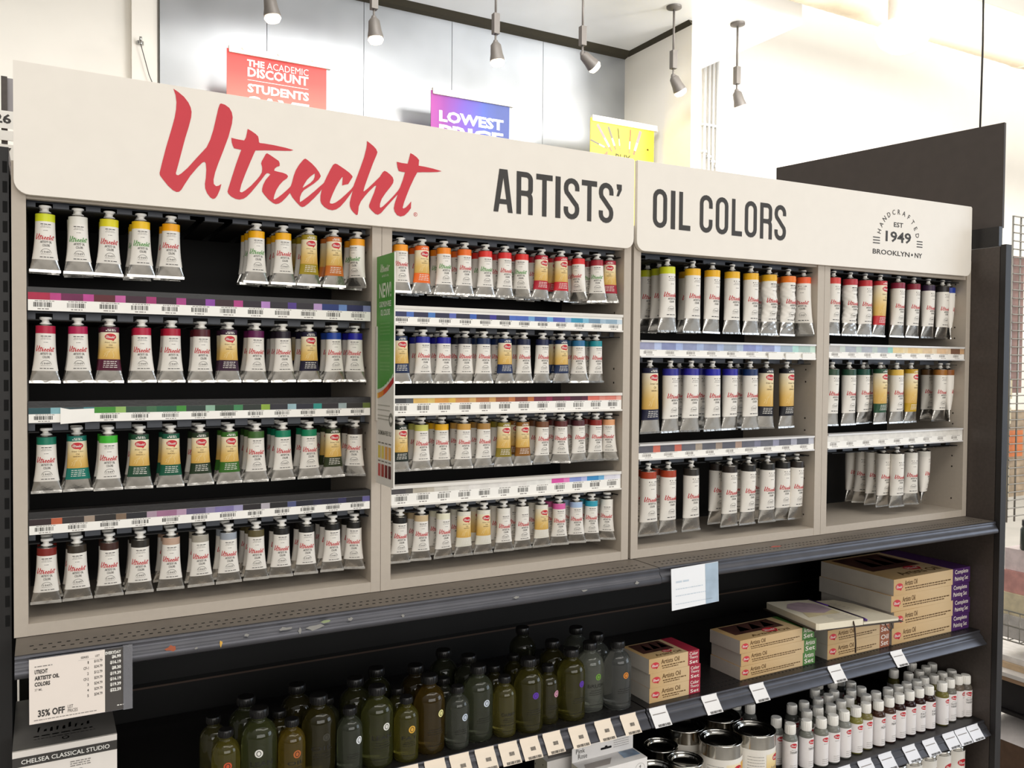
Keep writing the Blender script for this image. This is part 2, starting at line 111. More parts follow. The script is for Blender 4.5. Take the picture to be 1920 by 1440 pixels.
def ramp_mat(name, stops, axis='Z', coord='Generated', rough=.5, noise=0.):
    if name in _M: return _M[name]
    m = bpy.data.materials.new(name); m.use_nodes = True; _M[name] = m
    nt = m.node_tree; b = nt.nodes['Principled BSDF']; b.inputs['Roughness'].default_value = rough
    tc = nt.nodes.new('ShaderNodeTexCoord'); sp = nt.nodes.new('ShaderNodeSeparateXYZ'); rp = nt.nodes.new('ShaderNodeValToRGB')
    nt.links.new(tc.outputs[coord], sp.inputs[0])
    src = sp.outputs[axis]
    if noise:
        nz = nt.nodes.new('ShaderNodeTexNoise'); nz.inputs['Scale'].default_value = 3
        nt.links.new(tc.outputs[coord], nz.inputs['Vector'])
        ma = nt.nodes.new('ShaderNodeMath'); ma.operation = 'MULTIPLY_ADD'; ma.inputs[1].default_value = noise
        nt.links.new(nz.outputs['Fac'], ma.inputs[0]); nt.links.new(src, ma.inputs[2]); src = ma.outputs[0]
    nt.links.new(src, rp.inputs[0]); nt.links.new(rp.outputs[0], b.inputs['Base Color'])
    el = rp.color_ramp.elements
    while len(el) > 1: el.remove(el[-1])
    el[0].position = stops[0][0]; el[0].color = (*lin(stops[0][1]), 1)
    for p, h in stops[1:]:
        q = el.new(p); q.color = (*lin(h), 1)
    return m


PAPER = mat('white_paper', 'f0ebe2', .55, var=.02)
TUBEPAPER = mat('tube_label_paper', 'ece7de', .42, var=.02)
RED = mat('logo_red', 'cb3440', .5, var=.02)
TRED = mat('tube_script_red', 'c3202c', .5, var=.02)
TGREEN = mat('tube_script_green', '4f9440', .5, var=.02)
INK = mat('dark_ink', '3c3936', .6, var=.03)
TINK = mat('tube_ink', '26221f', .6, var=.03)
GREYINK = mat('grey_small_print', '8b8580', .6, var=.05)
FOIL = mat('tube_foil', 'c4c1bb', .24, metal=.95, var=.08, scale=70, bump=.5)
CAPW = mat('white_cap_plastic', 'f6f3ec', .4, var=.02)
BANDC = mat('colour_band_print', 'ffffff', .42, var=.03, objcol=True)
TAN = ramp_mat('tan_label_print', [(0, 'd0a24a'), (.35, 'dfb865'), (.7, 'ecd7a4'), (1, 'f0e4c8')], rough=.45, noise=.12)
TANLIGHT = mat('tan_label_pale_print', 'e6c98a', .5, var=.04)
GOLDINK = mat('brown_gold_print', '5a3d14', .5)
CAB = mat('beige_laminate', 'bcb1a3', .6, var=.02, scale=90)
HEAD = mat('header_cream', 'eee7dc', .5, var=.01)
BLACK = mat('black_backing', '0c0b0b', .7, var=.1)
DARK = mat('black_powder_coat', '1c1a1a', .38, var=.12, scale=200, bump=.12)
DARKTOP = mat('worn_charcoal_shelf_top', '6e665d', .5, var=.10, scale=14)
LIP = mat('charcoal_metal_lip', '525257', .36, metal=.6, var=.08, scale=20, bump=.08)
RACK = mat('slate_grey_rack', '5a5e66', .45, var=.06)
ENDP = mat('charcoal_end_panel', '48403b', .45, var=.10, scale=120, bump=.1)
HOLE = mat('hole_black', '060606', .9)
STEEL = mat('bright_steel', 'b5b5b2', .25, metal=1.0, var=.05)
CLEARP = mat('clear_plastic', 'e8ecf0', .12, trans=.85, var=.02, ior=1.3)
WHITE = mat('white_card', 'f4f1ea', .5, var=.02)


# ------------------------------------------------------------------ mesh builder
class MB:
    def __init__(s): s.v = []; s.f = []; s.m = []; s.sm = []

    def add(s, vs, fs, mi=0, smooth=False):
        o = len(s.v); s.v += [tuple(p) for p in vs]
        for f in fs: s.f.append(tuple(i + o for i in f)); s.m.append(mi); s.sm.append(smooth)

    def box(s, x0, x1, y0, y1, z0, z1, mi=0):
        s.add([(x0, y0, z0), (x1, y0, z0), (x1, y1, z0), (x0, y1, z0), (x0, y0, z1), (x1, y0, z1), (x1, y1, z1), (x0, y1, z1)],
              [(0, 3, 2, 1), (4, 5, 6, 7), (0, 1, 5, 4), (1, 2, 6, 5), (2, 3, 7, 6), (3, 0, 4, 7)], mi)

    def lathe(s, prof, n=20, mi=0, cx=0, cy=0, z0=0, smooth=True, caps=True):
        vs = []; fs = []
        for r, z in prof:
            for k in range(n):
                a = 2 * math.pi * k / n; vs.append((cx + r * math.cos(a), cy + r * math.sin(a), z0 + z))
        for i in range(len(prof) - 1):
            for k in range(n):
                k2 = (k + 1) % n; fs.append((i * n + k, i * n + k2, (i + 1) * n + k2, (i + 1) * n + k))
        if prof[0][1] > prof[-1][1]: fs = [f[::-1] for f in fs]
        s.add(vs, fs, mi, smooth)
        if caps:
            up = prof[-1][1] >= prof[0][1]
            for idx, top in ((0, not up), (len(prof) - 1, up)):
                if prof[idx][0] > 1e-5:
                    r, z = prof[idx]
                    ring = [(cx + r * math.cos(2 * math.pi * k / n), cy + r * math.sin(2 * math.pi * k / n), z0 + z) for k in range(n)]
                    s.add(ring if top else ring[::-1], [tuple(range(n))], mi)

    def tube(s, pts, r, n=8, mi=0):
        pts = [Vector(p) for p in pts]; rings = []
        for i, p in enumerate(pts):
            d = (pts[min(i + 1, len(pts) - 1)] - pts[max(i - 1, 0)]).normalized()
            a = d.orthogonal().normalized() if i == 0 else (rings_a - d * rings_a.dot(d)).normalized()
            rings_a = a; b = d.cross(a)
            rr = r[i] if isinstance(r, (list, tuple)) else r
            rings.append([p + (a * math.cos(2 * math.pi * k / n) + b * math.sin(2 * math.pi * k / n)) * rr for k in range(n)])
        vs = [q for g in rings for q in g]; fs = []
        for i in range(len(rings) - 1):
            for k in range(n):
                k2 = (k + 1) % n; fs.append((i * n + k, i * n + k2, (i + 1) * n + k2, (i + 1) * n + k))
        fs.append(tuple(range(n))[::-1]); fs.append(tuple(range((len(rings) - 1) * n, len(rings) * n)))
        s.add(vs, fs, mi, True)

    def extrude(s, poly, axis, d0, d1, mi=0, smooth=False):
        """poly: 2-D ring; axis 'x': (y,z) ring swept in x; 'y': (x,z) ring swept in y; 'z': (x,y) ring swept in z"""
        def P(p, d): return (d, p[0], p[1]) if axis == 'x' else ((p[0], d, p[1]) if axis == 'y' else (p[0], p[1], d))
        ar = sum(poly[i][0] * poly[(i + 1) % len(poly)][1] - poly[(i + 1) % len(poly)][0] * poly[i][1] for i in range(len(poly)))
        if (ar < 0) != (axis == 'y'): poly = poly[::-1]
        n = len(poly); lo, hi = min(d0, d1), max(d0, d1)
        vs = [P(p, lo) for p in poly] + [P(p, hi) for p in poly]
        s.add(vs, [(i, (i + 1) % n, (i + 1) % n + n, i + n) for i in range(n)], mi, smooth)
        tr = tessellate_polygon([[Vector((p[0], p[1], 0)) for p in poly]])
        def fix(t, up):
            a, b, c = (Vector(vs[i]) for i in t); nn = (b - a).cross(c - a); k = {'x': 0, 'y': 1, 'z': 2}[axis]
            return t if (nn[k] > 0) == up else t[::-1]
        s.add([P(p, hi) for p in poly], [fix(t, True) for t in tr], mi)
        s.add([P(p, lo) for p in poly], [fix(t, False) for t in tr], mi)

    def flat(s, verts2, tris, fn, mi=0):
        """flat artwork: 2-D vertices mapped into space by fn, wound to face along fn's normal"""
        s.add([fn(p[0], p[1]) for p in verts2], tris, mi)

    def build(s, name, mats, parent=None, loc=(0, 0, 0), **tags):
        me = bpy.data.meshes.new(name)
        me.from_pydata(s.v, [], s.f)
        for mm in (mats if isinstance(mats, (list, tuple)) else [mats]): me.materials.append(mm)
        me.polygons.foreach_set('material_index', s.m); me.polygons.foreach_set('use_smooth', s.sm); me.update()
        return obj(name, me, parent, loc, **tags)


def obj(name, me, parent=None, loc=(0, 0, 0), **tags):
    o = bpy.data.objects.new(name, me); COL.objects.link(o); o.location = loc
    if parent is not None: o.parent = parent
    for k, v in tags.items(): o[k] = v
    return o


def thing(name, label, cat, loc=(0, 0, 0), rz=0., group=None):
    o = bpy.data.objects.new(name, None); COL.objects.link(o); o.location = loc; o.rotation_euler = (0, 0, rz)
    o.empty_display_size = .02; o['label'] = label; o['category'] = cat
    if group: o['group'] = group
    return o


def copy_thing(src, loc, label, group=None):
    c = src.copy(); COL.objects.link(c); c.location = loc; c['label'] = label
    if group: c['group'] = group
    for ch in src.children:
        d = ch.copy(); COL.objects.link(d); d.parent = c
        for g in ch.children:
            h = g.copy(); COL.objects.link(h); h.parent = d
    return c


# ------------------------------------------------------------------ lettering
_T = {}


def text_shape(body, bold=0.):
    k = (body, bold)
    if k in _T: return _T[k]
    cu = bpy.data.curves.new('lettering', 'FONT'); cu.body = body; cu.size = 1; cu.offset = bold; cu.resolution_u = 2
    o = bpy.data.objects.new('lettering', cu); COL.objects.link(o)
    me = bpy.data.meshes.new_from_object(o.evaluated_get(bpy.context.evaluated_depsgraph_get()))
    vs = [(v.co.x, v.co.y) for v in me.vertices]; fs = [tuple(p.vertices) for p in me.polygons]
    x0 = min(v[0] for v in vs); x1 = max(v[0] for v in vs); y0 = min(v[1] for v in vs); y1 = max(v[1] for v in vs)
    vs = [((v[0] - x0) / (x1 - x0), (v[1] - y0) / (y1 - y0)) for v in vs]
    bpy.data.objects.remove(o); bpy.data.meshes.remove(me); bpy.data.curves.remove(cu)
    _T[k] = (vs, fs, (x1 - x0) / (y1 - y0))
    return _T[k]


def put_text(mb, body, u0, u1, v0, v1, fn, mi, bold=0.):
    """fit the words into the rectangle u0..u1, v0..v1 of a surface given by fn(u,v); u1=None keeps the natural width"""
    vs, fs, asp = text_shape(body, bold)
    if u1 is None: u1 = u0 + (v1 - v0) * asp
    mb.flat([(u0 + p[0] * (u1 - u0), v0 + p[1] * (v1 - v0)) for p in vs], fs, fn, mi)


def quad2(mb, u0, u1, v0, v1, fn, mi):
    mb.add([fn(u0, v0), fn(u1, v0), fn(u1, v1), fn(u0, v1)], [(0, 1, 2, 3)], mi)


def small_print(mb, u0, u1, v, h, fn, mi, seed=0):
    rn = random.Random(seed); u = u0
    while u < u1 - h:
        w = min(rn.uniform(1.2, 4.5) * h, u1 - u); quad2(mb, u, u + w, v, v + h, fn, mi); u += w + .8 * h


def barcode(mb, u0, u1, v0, v1, fn, mi, seed=0):
    rn = random.Random(seed); u = u0; k = (u1 - u0) / 46
    while u < u1:
        w = rn.choice((1, 1, 2, 3)) * k; quad2(mb, u, min(u + w, u1), v0, v1, fn, mi); u += w + rn.choice((1, 1, 2)) * k


def ring_tris(rings):
    vs = [p for r in rings for p in r]
    return vs, [tuple(t) for t in tessellate_polygon([[Vector((p[0], p[1], 0)) for p in r] for r in rings])]


def orient(vs, fs, up=1):
    out = []
    for f in fs:
        a, b, c = (vs[i] for i in f[:3]); cr = (b[0] - a[0]) * (c[1] - a[1]) - (b[1] - a[1]) * (c[0] - a[0])
        out.append(f if cr * up > 0 else f[::-1])
    return out


SCRIPT2 = []
for rings in SCRIPT:
    v_, f_ = ring_tris(rings); SCRIPT2.append((v_, orient(v_, f_)))
_xs = [p[0] for v_, f_ in SCRIPT2 for p in v_]; _zs = [p[1] for v_, f_ in SCRIPT2 for p in v_]
SX0, SX1, SZ0, SZ1 = min(_xs), max(_xs), min(_zs), max(_zs)


def refine(vs, fs, L):
    vs = list(vs); st = list(fs); out = []
    while st:
        f = st.pop()
        if len(f) > 3:
            for i in range(1, len(f) - 1): st.append((f[0], f[i], f[i + 1]))
            continue
        best = max(range(3), key=lambda i: abs(vs[f[i]][0] - vs[f[(i + 1) % 3]][0])); a, b, c = f[best], f[(best + 1) % 3], f[(best + 2) % 3]
        if abs(vs[a][0] - vs[b][0]) < L: out.append(f); continue
        vs.append(((vs[a][0] + vs[b][0]) / 2, (vs[a][1] + vs[b][1]) / 2)); m = len(vs) - 1
        st += [(a, m, c), (m, b, c)]
    return vs, out


def lift(fn, u, v, i):
    """a point a few hundredths of a millimetre further out, so crossing strokes never share a plane"""
    p = Vector(fn(u, v)); e = 1e-4; n = (Vector(fn(u + e, v)) - p).cross(Vector(fn(u, v + e)) - p)
    return p + n.normalized() * (4e-5 * i) if n.length > 0 else p


def put_script(mb, u0, u1, v0, v1, fn, mi, L=None):
    """the brush-script shop name fitted into a rectangle"""
    for i, (vs, fs) in enumerate(SCRIPT2):
        w = [(u0 + (p[0] - SX0) / (SX1 - SX0) * (u1 - u0), v0 + (p[1] - SZ0) / (SZ1 - SZ0) * (v1 - v0)) for p in vs]
        f = fs
        if L: w, f = refine(w, f, L)
        mb.flat(w, f, (lambda u, v, i=i: lift(fn, u, v, i)), mi)


def disc2(mb, cu, cv, ru, rv_, fn, mi, n=20):
    vs = [fn(cu, cv)] + [fn(cu + q * ru * math.cos(2 * math.pi * k / n), cv + q * rv_ * math.sin(2 * math.pi * k / n)) for q in (.4, .72, 1.) for k in range(n)]
    fs = [(0, 1 + k, 1 + (k + 1) % n) for k in range(n)]
    for g in (0, 1): fs += [(1 + g * n + k, 1 + (g + 1) * n + k, 1 + (g + 1) * n + (k + 1) % n, 1 + g * n + (k + 1) % n) for k in range(n)]
    mb.add(vs, fs, mi)


def palette_logo(mb, cu, cv, w, fn, fn2, mi_red, mi_white):
    """red palette-shaped oval with the white shop name across it"""
    disc2(mb, cu, cv, w / 2, w * .30, fn, mi_red)
    mb.add([fn(cu + w * .02, cv - w * .26), fn(cu + w * .36, cv - w * .2), fn(cu + w * .22, cv - w * .40)], [(0, 2, 1)], mi_red)
    put_script(mb, cu - w * .40, cu + w * .42, cv - w * .15, cv + w * .17, fn2, mi_white)


def stroke(points, w, closed=False):
    """2-D thick polyline as quads"""
    n = len(points); L = []; Rr = []
    for i, p in enumerate(points):
        a = points[i - 1] if (i or closed) else None; b = points[(i + 1) % n] if (i < n - 1 or closed) else None
        def nrm(p, q):
            d = math.hypot(q[0] - p[0], q[1] - p[1]) or 1; return (-(q[1] - p[1]) / d, (q[0] - p[0]) / d)
        n1 = nrm(a, p) if a else nrm(p, b); n2 = nrm(p, b) if b else n1
        m = (n1[0] + n2[0], n1[1] + n2[1]); k = m[0] * n1[0] + m[1] * n1[1]; s = w / 2 / max(k, .5)
        m = (m[0] * s, m[1] * s)
        L.append((p[0] + m[0], p[1] + m[1])); Rr.append((p[0] - m[0], p[1] - m[1]))
    vs = L + Rr; fs = [(i, i + n, (i + 1) % n + n, (i + 1) % n) for i in range(n if closed else n - 1)]
    return vs, orient(vs, fs)


def arc(cx, cy, rx, ry, a0, a1, n=8): return [(cx + rx * math.cos(R(a0 + (a1 - a0) * i / n)), cy + ry * math.sin(R(a0 + (a1 - a0) * i / n))) for i in range(n + 1)]


def poster_letter(ch, W, s=.125):
    """tall condensed sans capital, height 1, width W, stem about s"""
    h = s / 2; r = W / 2 - h; c = W / 2; out = []
    def rect(x0, x1, y0, y1): out.append(([(x0, y0), (x1, y0), (x1, y1), (x0, y1)], [(0, 1, 2, 3)]))
    if ch == 'I': rect(0, W, 0, 1)
    elif ch == 'T': rect(0, W, .865, 1); rect(c - h, c + h, 0, .865)
    elif ch == 'L': rect(0, s, 0, 1); rect(s, W, 0, .135)
    elif ch == 'O': out.append(stroke(arc(c, 1 - h - r, r, r, 0, 180) + arc(c, h + r, r, r, 180, 360), s, True))
    elif ch == 'C': out.append(stroke([(W - h, .655)] + arc(c, 1 - h - r, r, r, 0, 180) + arc(c, h + r, r, r, 180, 360) + [(W - h, .36)], s))
    elif ch == 'S': out.append(stroke([(W - h, .70)] + arc(c, 1 - h - r, r, r, 0, 180) + [(h, .72), (h + .02, .65), (c - .04, .545), (c + .04, .455), (W - h - .02, .35), (W - h, .28)] + arc(c, h + r, r, r, 0, -180) + [(h, .30)], s))
    elif ch == 'R':
        rect(0, s, 0, 1)
        q = W - h; rr = .12
        out.append(stroke([(s, 1 - h)] + arc(q - rr, 1 - h - rr, rr, rr, 90, 0, 6) + arc(q - rr, .435 + h + rr * .8, rr, rr * .8, 0, -90, 6) + [(s, .435 + h)], s))
        out.append(stroke(arc(q - rr, .435 + h - rr, rr, rr, 90, 0, 6) + [(q, 0)], s))
    elif ch == 'A':
        t = W * .29
        out.append(([(0, 0), (s, 0), (c + .0, .80), (c + .0, 1), (t, 1)], [(0, 1, 2, 3, 4)]))
        out.append(([(W, 0), (W - t, 1), (c, 1), (c, .80), (W - s, 0)], [(0, 1, 2, 3, 4)]))
        rect(s * 1.15, W - s * 1.15, .19, .305)
    elif ch == "'": out.append(([(.02, .55), (W, .55), (W, 1.0), (0, 1.0)], [(0, 1, 2, 3)])); out.append(([(0, 0), (W * .45, 0), (W, .55), (W * .35, .55)], [(0, 1, 2, 3)]))
    return [(v, orient(v, f)) for v, f in out]


def word_band(n): return ['first', 'second', 'third', 'fourth', 'fifth', 'sixth', 'seventh', 'eighth', 'ninth', 'tenth', 'eleventh', 'twelfth', 'thirteenth', 'fourteenth', 'fifteenth', 'sixteenth', 'seventeenth', 'eighteenth', 'nineteenth', 'twentieth', 'twenty-first', 'twenty-second', 'twenty-third', 'twenty-fourth', 'twenty-fifth', 'twenty-sixth', 'twenty-seventh', 'twenty-eighth', 'twenty-ninth', 'thirtieth', 'thirty-first', 'thirty-second', 'thirty-third', 'thirty-fourth', 'thirty-fifth', 'thirty-sixth', 'thirty-seventh', 'thirty-eighth'][n]


def FRONT(y): return lambda u, v: (u, y, v)       # artwork on a plane facing the aisle

# ================================================================== the room
m_floor = mat('sealed_concrete', 'a8a49e', .45, var=.12, scale=3)
m_wall = mat('white_wall_paint', 'f7f2e8', .8, var=.01, scale=5)
m_clad = mat('galvanized_sheet', 'b0b3b6', .30, metal=.65, var=.14, scale=2.2, bump=.05)
m_can = mat('brushed_canopy_sheet', 'f4f5f6', .25, metal=.1, var=.08, scale=1.5)
b = MB(); b.box(-8, 16, -8, 6, -.1, 0); b.build('floor', m_floor, kind='structure')
b = MB(); b.box(-6, 22, 4.42, 4.55, 0, 7.5); b.build('wall_back', m_wall, kind='structure')
b = MB(); b.box(4.366, 4.41, 3.50, 4.42, 0, 4.149); b.build('wall_right', m_wall, kind='structure')
b = MB()
for x0, x1 in ((.713, 1.385), (1.389, 2.068), (2.072, 2.76), (2.764, 3.56), (3.564, 4.366)): b.box(x0, x1, 4.35, 4.42, 0, 4.149)
b.build('trim_1', m_clad, kind='structure')
b = MB(); b.box(.55, .70, 4.37, 4.42, 0, 5.5); b.build('trim_2', m_wall, kind='structure')
b = MB(); b.box(-3, 5.142, 3.146, 4.42, 4.149, 4.48); b.build('ceiling', [m_can], kind='structure')
b = MB()                                                        # solid dark strip: gap shade painted in where the canopy meets the walls
b.extrude([(4.35, 4.149), (4.35, 4.115), (4.30, 4.125), (4.24, 4.149)], 'x', .713, 4.366); b.extrude([(4.366, 4.149), (4.366, 4.12), (4.33, 4.149)], 'y', 3.50, 4.30)
b.build('trim_3', mat('gap_shade_strip', '3b3629', .8), kind='structure')
m_pipe = mat('grey_conduit', 'c8c7c4', .45, var=.03)
for k, x in enumerate((5.285, 5.335, 5.382, 5.43)):
    b = MB(); b.tube([(x, 4.39, 0), (x, 4.39, 6)], .014, 10)
    for z in (3.0, 3.46 - .04 * k, 3.70): b.box(x - .024, x + .024, 4.378, 4.42, z, z + .02)
    b.build('conduit', m_pipe, label='vertical grey conduit on white wall, %s of four from left' % word_band(k), category='pipe', group='grey conduits on the back wall')

# hook and thin cable on the pilaster
t = thing('wall_hook', 'small grey hook with thin slack cable on white wall at left', 'hook', (.598, 4.37, 3.556))
b = MB(); b.tube([(0, 0, 0), (0, -.03, 0), (0, -.04, .03)], .008, 8); b.lathe([(.022, -.01), (.022, .01)], 12, cy=-.006); b.build('hook', STEEL, t)
b = MB(); b.tube([(0, -.03, -.01), (.05, -.03, -.20), (.14, -.03, -.42)], .0025, 6); b.build('cable', INK, t)

# duct
m_duct = mat('cream_duct', 'dccdb4', .5, var=.03)
t = thing('air_duct', 'large round cream spiral duct running along the ceiling at upper right', 'duct', (7.0, 2.75, 4.294))
b = MB(); n = 28; xs = [-3.6 + i * .11 for i in range(68)]; vs = []; fs = []
for i, x in enumerate(xs):
    for j, rr in ((0, .188), (1, .1915)):
        for k in range(n): a = 2 * math.pi * k / n; vs.append((x + j * .012, rr * math.cos(a), rr * math.sin(a)))
nr = len(xs) * 2
for i in range(nr - 1):
    for k in range(n): fs.append((i * n + k, (i + 1) * n + k, (i + 1) * n + (k + 1) % n, i * n + (k + 1) % n))
b.add(vs, fs, 0, True); b.build('spiral_pipe', m_duct, t)
for x in (-1.15, .35, 1.5):
    b = MB(); b.tube([(x, 0, 0), (x + .05, 0, 0)], .197, 28); b.build('coupling_band', m_duct, t)

# large glowing pendant below the duct
t = thing('pendant_lamp', 'large glowing white pendant lamp hanging before the cream duct', 'lamp', (5.13, 2.25, 3.83))
b = MB(); b.lathe([(.085, .02), (.10, .05), (.10, .22), (.06, .27), (.012, .29), (.012, .9)], 24); b.build('housing', mat('pale_grey_housing', 'bdb4aa', .5), t)
b = MB(); b.lathe([(.02, -.17), (.09, -.155), (.15, -.11), (.178, -.05), (.17, 0), (.12, .03)], 28); b.build('shade', mat('glowing_glass', 'fff8ea', .3, emit=3.0), t)
lp = bpy.data.lights.new('pendant_light', 'POINT'); lp.energy = 170; lp.color = (1, .97, .92); lp.shadow_soft_size = .18
lo = bpy.data.objects.new('pendant_light', lp); COL.objects.link(lo); lo.location = (5.13, 2.0, 3.55)

# six rod-hung spot lamps below the canopy
m_lampgrey = mat('grey_lamp_metal', '6a6560', .5, metal=.2)
m_bulb = mat('lit_bulb', 'fff1dc', .4, emit=2.2)
LAMP = [(1.1772, 3.525, .15, 0), (1.7961, 3.52, .10, 10), (2.6201, 3.53, .12, 10), (3.2917, 3.58, .95, 0), (4.0827, 3.56, .60, 10), (4.7009, 3.55, .35, 0)]
for k, (x, z, tilt, rz) in enumerate(LAMP):
    t = thing('spot_lamp', 'grey rod-hung spot lamp below the metal canopy, %s of six from left' % word_band(k), 'lamp', (x, 3.37, z), 0, 'spot lamps along the canopy')
    b = MB(); b.tube([(0, 0, .26), (0, 0, 4.149 - z)], .008, 8); b.build('rod', m_lampgrey, t)
    b = MB(); b.lathe([(.055, .012), (.055, 0), (.015, -.012)], 20, z0=4.137 - z); b.build('ceiling_plate', m_lampgrey, t)
    b = MB(); b.box(-.02, .02, -.02, .02, .14, .27); b.tube([(0, 0, .14), (0, 0, .09)], .007, 8); b.lathe([(.014, .07), (.018, .085), (.014, .10)], 10); b.build('driver_box', m_lampgrey, t)
    hd = MB(); hd.lathe([(.022, .0), (.034, -.015), (.040, -.07), (.047, -.10), (.047, -.11)], 20); h = hd.build('lamp_head', m_lampgrey, t, (0, 0, .085)); h.rotation_euler = (0, -tilt, 0)
    bb = MB(); bb.lathe([(.042, -.111), (.048, -.125), (.036, -.145), (.012, -.152)], 18); bb.build('bulb', m_bulb, h)
    sp = bpy.data.lights.new('spot_lamp_light', 'SPOT'); sp.energy = 11; sp.spot_size = R(95); sp.spot_blend = .7; sp.color = (1, .93, .82); sp.shadow_soft_size = .045
    so = bpy.data.objects.new('spot_lamp_light', sp); COL.objects.link(so); so.location = (x + math.sin(tilt) * -.18, 3.37, z - .10)
    so.rotation_euler = (Vector((x - .2, 4.4, z - .75)) - so.location).to_track_quat('-Z', 'Y').to_euler()

# ------------------------------------------------------------------ hanging banners behind the display
m_rail = mat('cream_banner_rail', 'efe8d8', .4, var=.02)


def banner(x0, x1, ztop, zbot, name, label, face, y=4.0):
    t = thing(name, label, 'banner', ((x0 + x1) / 2, y, zbot))
    w = (x1 - x0) / 2; h = ztop - zbot
    b = MB(); b.box(-w, w, -.003, .003, 0, h - .02); b.build('banner_sheet', face, t)
    b = MB(); b.box(-w + .012, w + .025, -.014, .014, h - .045, h); b.box(-w + .012, w + .025, -.018, -.014, h - .045, h - .038)
    for q in (-.7, 0, .7): b.lathe([(.008, -.004), (.008, .004)], 8, cx=q * w, cy=-.012, z0=h - .012)
    b.build('hanging_rail', m_rail, t)
    for q in (-.6, .6):
        b = MB(); b.box(q * w - .01, q * w + .01, .003, 4.35 - y, h - .64, h - .62); b.build('wall_bracket', m_rail, t)
    return t, w, h


m_red = ramp_mat('red_to_peach_print', [(0, 'f9d79a'), (.25, 'f8b890'), (.62, 'ee7a6c'), (.85, 'e2524c'), (1, 'dd4644')], rough=.6)
t, w, h = banner(1.0602, 1.6936, 3.516, 2.60, 'hanging_banner', 'red to peach academic discount banner hanging behind the white header sign', m_red)
b = MB(); fn = FRONT(-.0045); k = 2 * w / 190.                  # metres per traced pixel column
def bx(p): return -w + p * 2 * w
put_text(b, 'THE', bx(.195), bx(.365), h - .111, h - .069, fn, 0, .035)
put_text(b, 'ACADEMIC', bx(.39), bx(.81), h - .111, h - .069, fn, 0, -.004)
put_text(b, 'DISCOUNT', bx(.20), bx(.81), h - .176, h - .117, fn, 0, .03)
quad2(b, bx(.20), bx(.81), h - .198, h - .195, fn, 0)
put_text(b, 'STUDENTS', bx(.20), bx(.815), h - .274, h - .219, fn, 0, .035)
put_text(b, 'SAVE', bx(.20), bx(.82), h - .384, h - .294, fn, 0, .04)
b.build('lettering', mat('banner_white_ink', 'fffaf2', .6), t)

m_pur = ramp_mat('purple_to_blue_print', [(0, 'a23a86'), (.3, '7c2f85'), (.55, '5d3f9a'), (.8, '3f4f9e'), (1, '3c4a86')], axis='X', rough=.6, noise=.25)
t, w, h = banner(2.4409, 3.0675, 3.476, 2.60, 'hanging_banner', 'purple and blue lowest price banner hanging behind the white header sign', m_pur)
b = MB()
put_text(b, 'LOWEST', bx(.10), bx(.92), h - .228, h - .149, fn, 0, .04)
put_text(b, 'PRICE', bx(.10), bx(.92), h - .335, h - .247, fn, 0, .04)
b.build('lettering', _M['banner_white_ink'], t)

m_yel = mat('yellow_banner_print', 'f4e13a', .6, var=.03, scale=4)
t, w, h = banner(3.685, 4.288, 3.429, 2.60, 'hanging_banner', 'yellow banner with paint brushes fanned out, behind the white header sign', m_yel, 3.85)
b = MB()
put_text(b, 'BUY', bx(.385), bx(.625), h - .318, h - .262, fn, 0, .03)
for (x0_, v0_, x1_, v1_, c1, wd) in ((.10, .055, .33, .36, 1, .022), (.27, .06, .39, .33, 2, .02), (.42, .06, .455, .32, 0, .010), (.62, .05, .60, .35, 3, .014), (.78, .05, .67, .36, 1, .026), (0., .255, .26, .33, 2, .014)):
    def pp(q): return (bx(x0_ + (x1_ - x0_) * q), h - .03 - .62 * (v0_ + (v1_ - v0_) * q))
    for q0, q1, mi, ww in ((0, .5, c1, 1), (.5, .82, 4, .8), (.82, 1., 5, .7)):
        v2, f2 = stroke([pp(q0), pp(q1)], wd * ww); b.flat(v2, f2, fn, mi)
for a in range(6):
    c0 = (bx(.90), h - .19); q = R(200 + a * 22); v2, f2 = stroke([c0, (c0[0] + .075 * math.cos(q), c0[1] + .075 * math.sin(q))], .007); b.flat(v2, f2, fn, 6)
v2, f2 = stroke([(bx(.90), h - .19), (bx(1.), h - .13)], .006); b.flat(v2, f2, fn, 6)
v2, f2 = stroke([(bx(.02), h - .225), (bx(.2), h - .235)], .006); b.flat(v2, f2, fn, 6)
b.add([fn(bx(.20), h - .285), fn(bx(.27), h - .285), fn(bx(.26), h - .25)], [(0, 1, 2)], 5)
b.build('brush_artwork', [mat('olive_black_print', '4a4416', .6), mat('print_pink', 'd8787a', .6), mat('print_grey', '6d6658', .6), mat('print_brown', '8a5a34', .6), mat('print_cream', 'fbf3d8', .6), mat('print_umber', '8a6a4e', .6), mat('print_gold', 'c9b23a', .6)], t)

# ================================================================== the display gondola
b = MB(); b.box(-.002, 2.455, .41, .43, 0, 1.10, 0)
for i in range(12):
    z = .06 + i * .0872
    b.box(-.002, 2.455, .4085, .411, z, z + .008, 2); b.box(-.002, 2.455, .4078, .411, z - .004, z, 1)
b.build('slatwall_panel', [BLACK, mat('brown_groove_edge', '4a3a30', .6), HOLE], label='black slotted backing panel behind the lower shelves', category='panel')
t = thing('gondola_end_panel', 'tall charcoal end panel right of the paint display', 'panel', (2.465, .1, 0))
b = MB(); b.box(-.010, .010, -.185, .33, 0, 1.895); b.build('panel_sheet', ENDP, t)
b = MB(); b.box(-.010, .016, -.203, -.187, 0, 1.90); b.build('front_upright', mat('grey_upright_metal', '262322', .5, var=.08), t)
b = MB(); b.box(-.008, .008, -.180, -.028, 1.897, 1.954); b.build('top_bracket', DARK, t)
b = MB(); b.lathe([(.007, -.001), (.007, .001)], 12, cx=.0355, cy=-.17, z0=.62); b.build('bolt', STEEL, t)
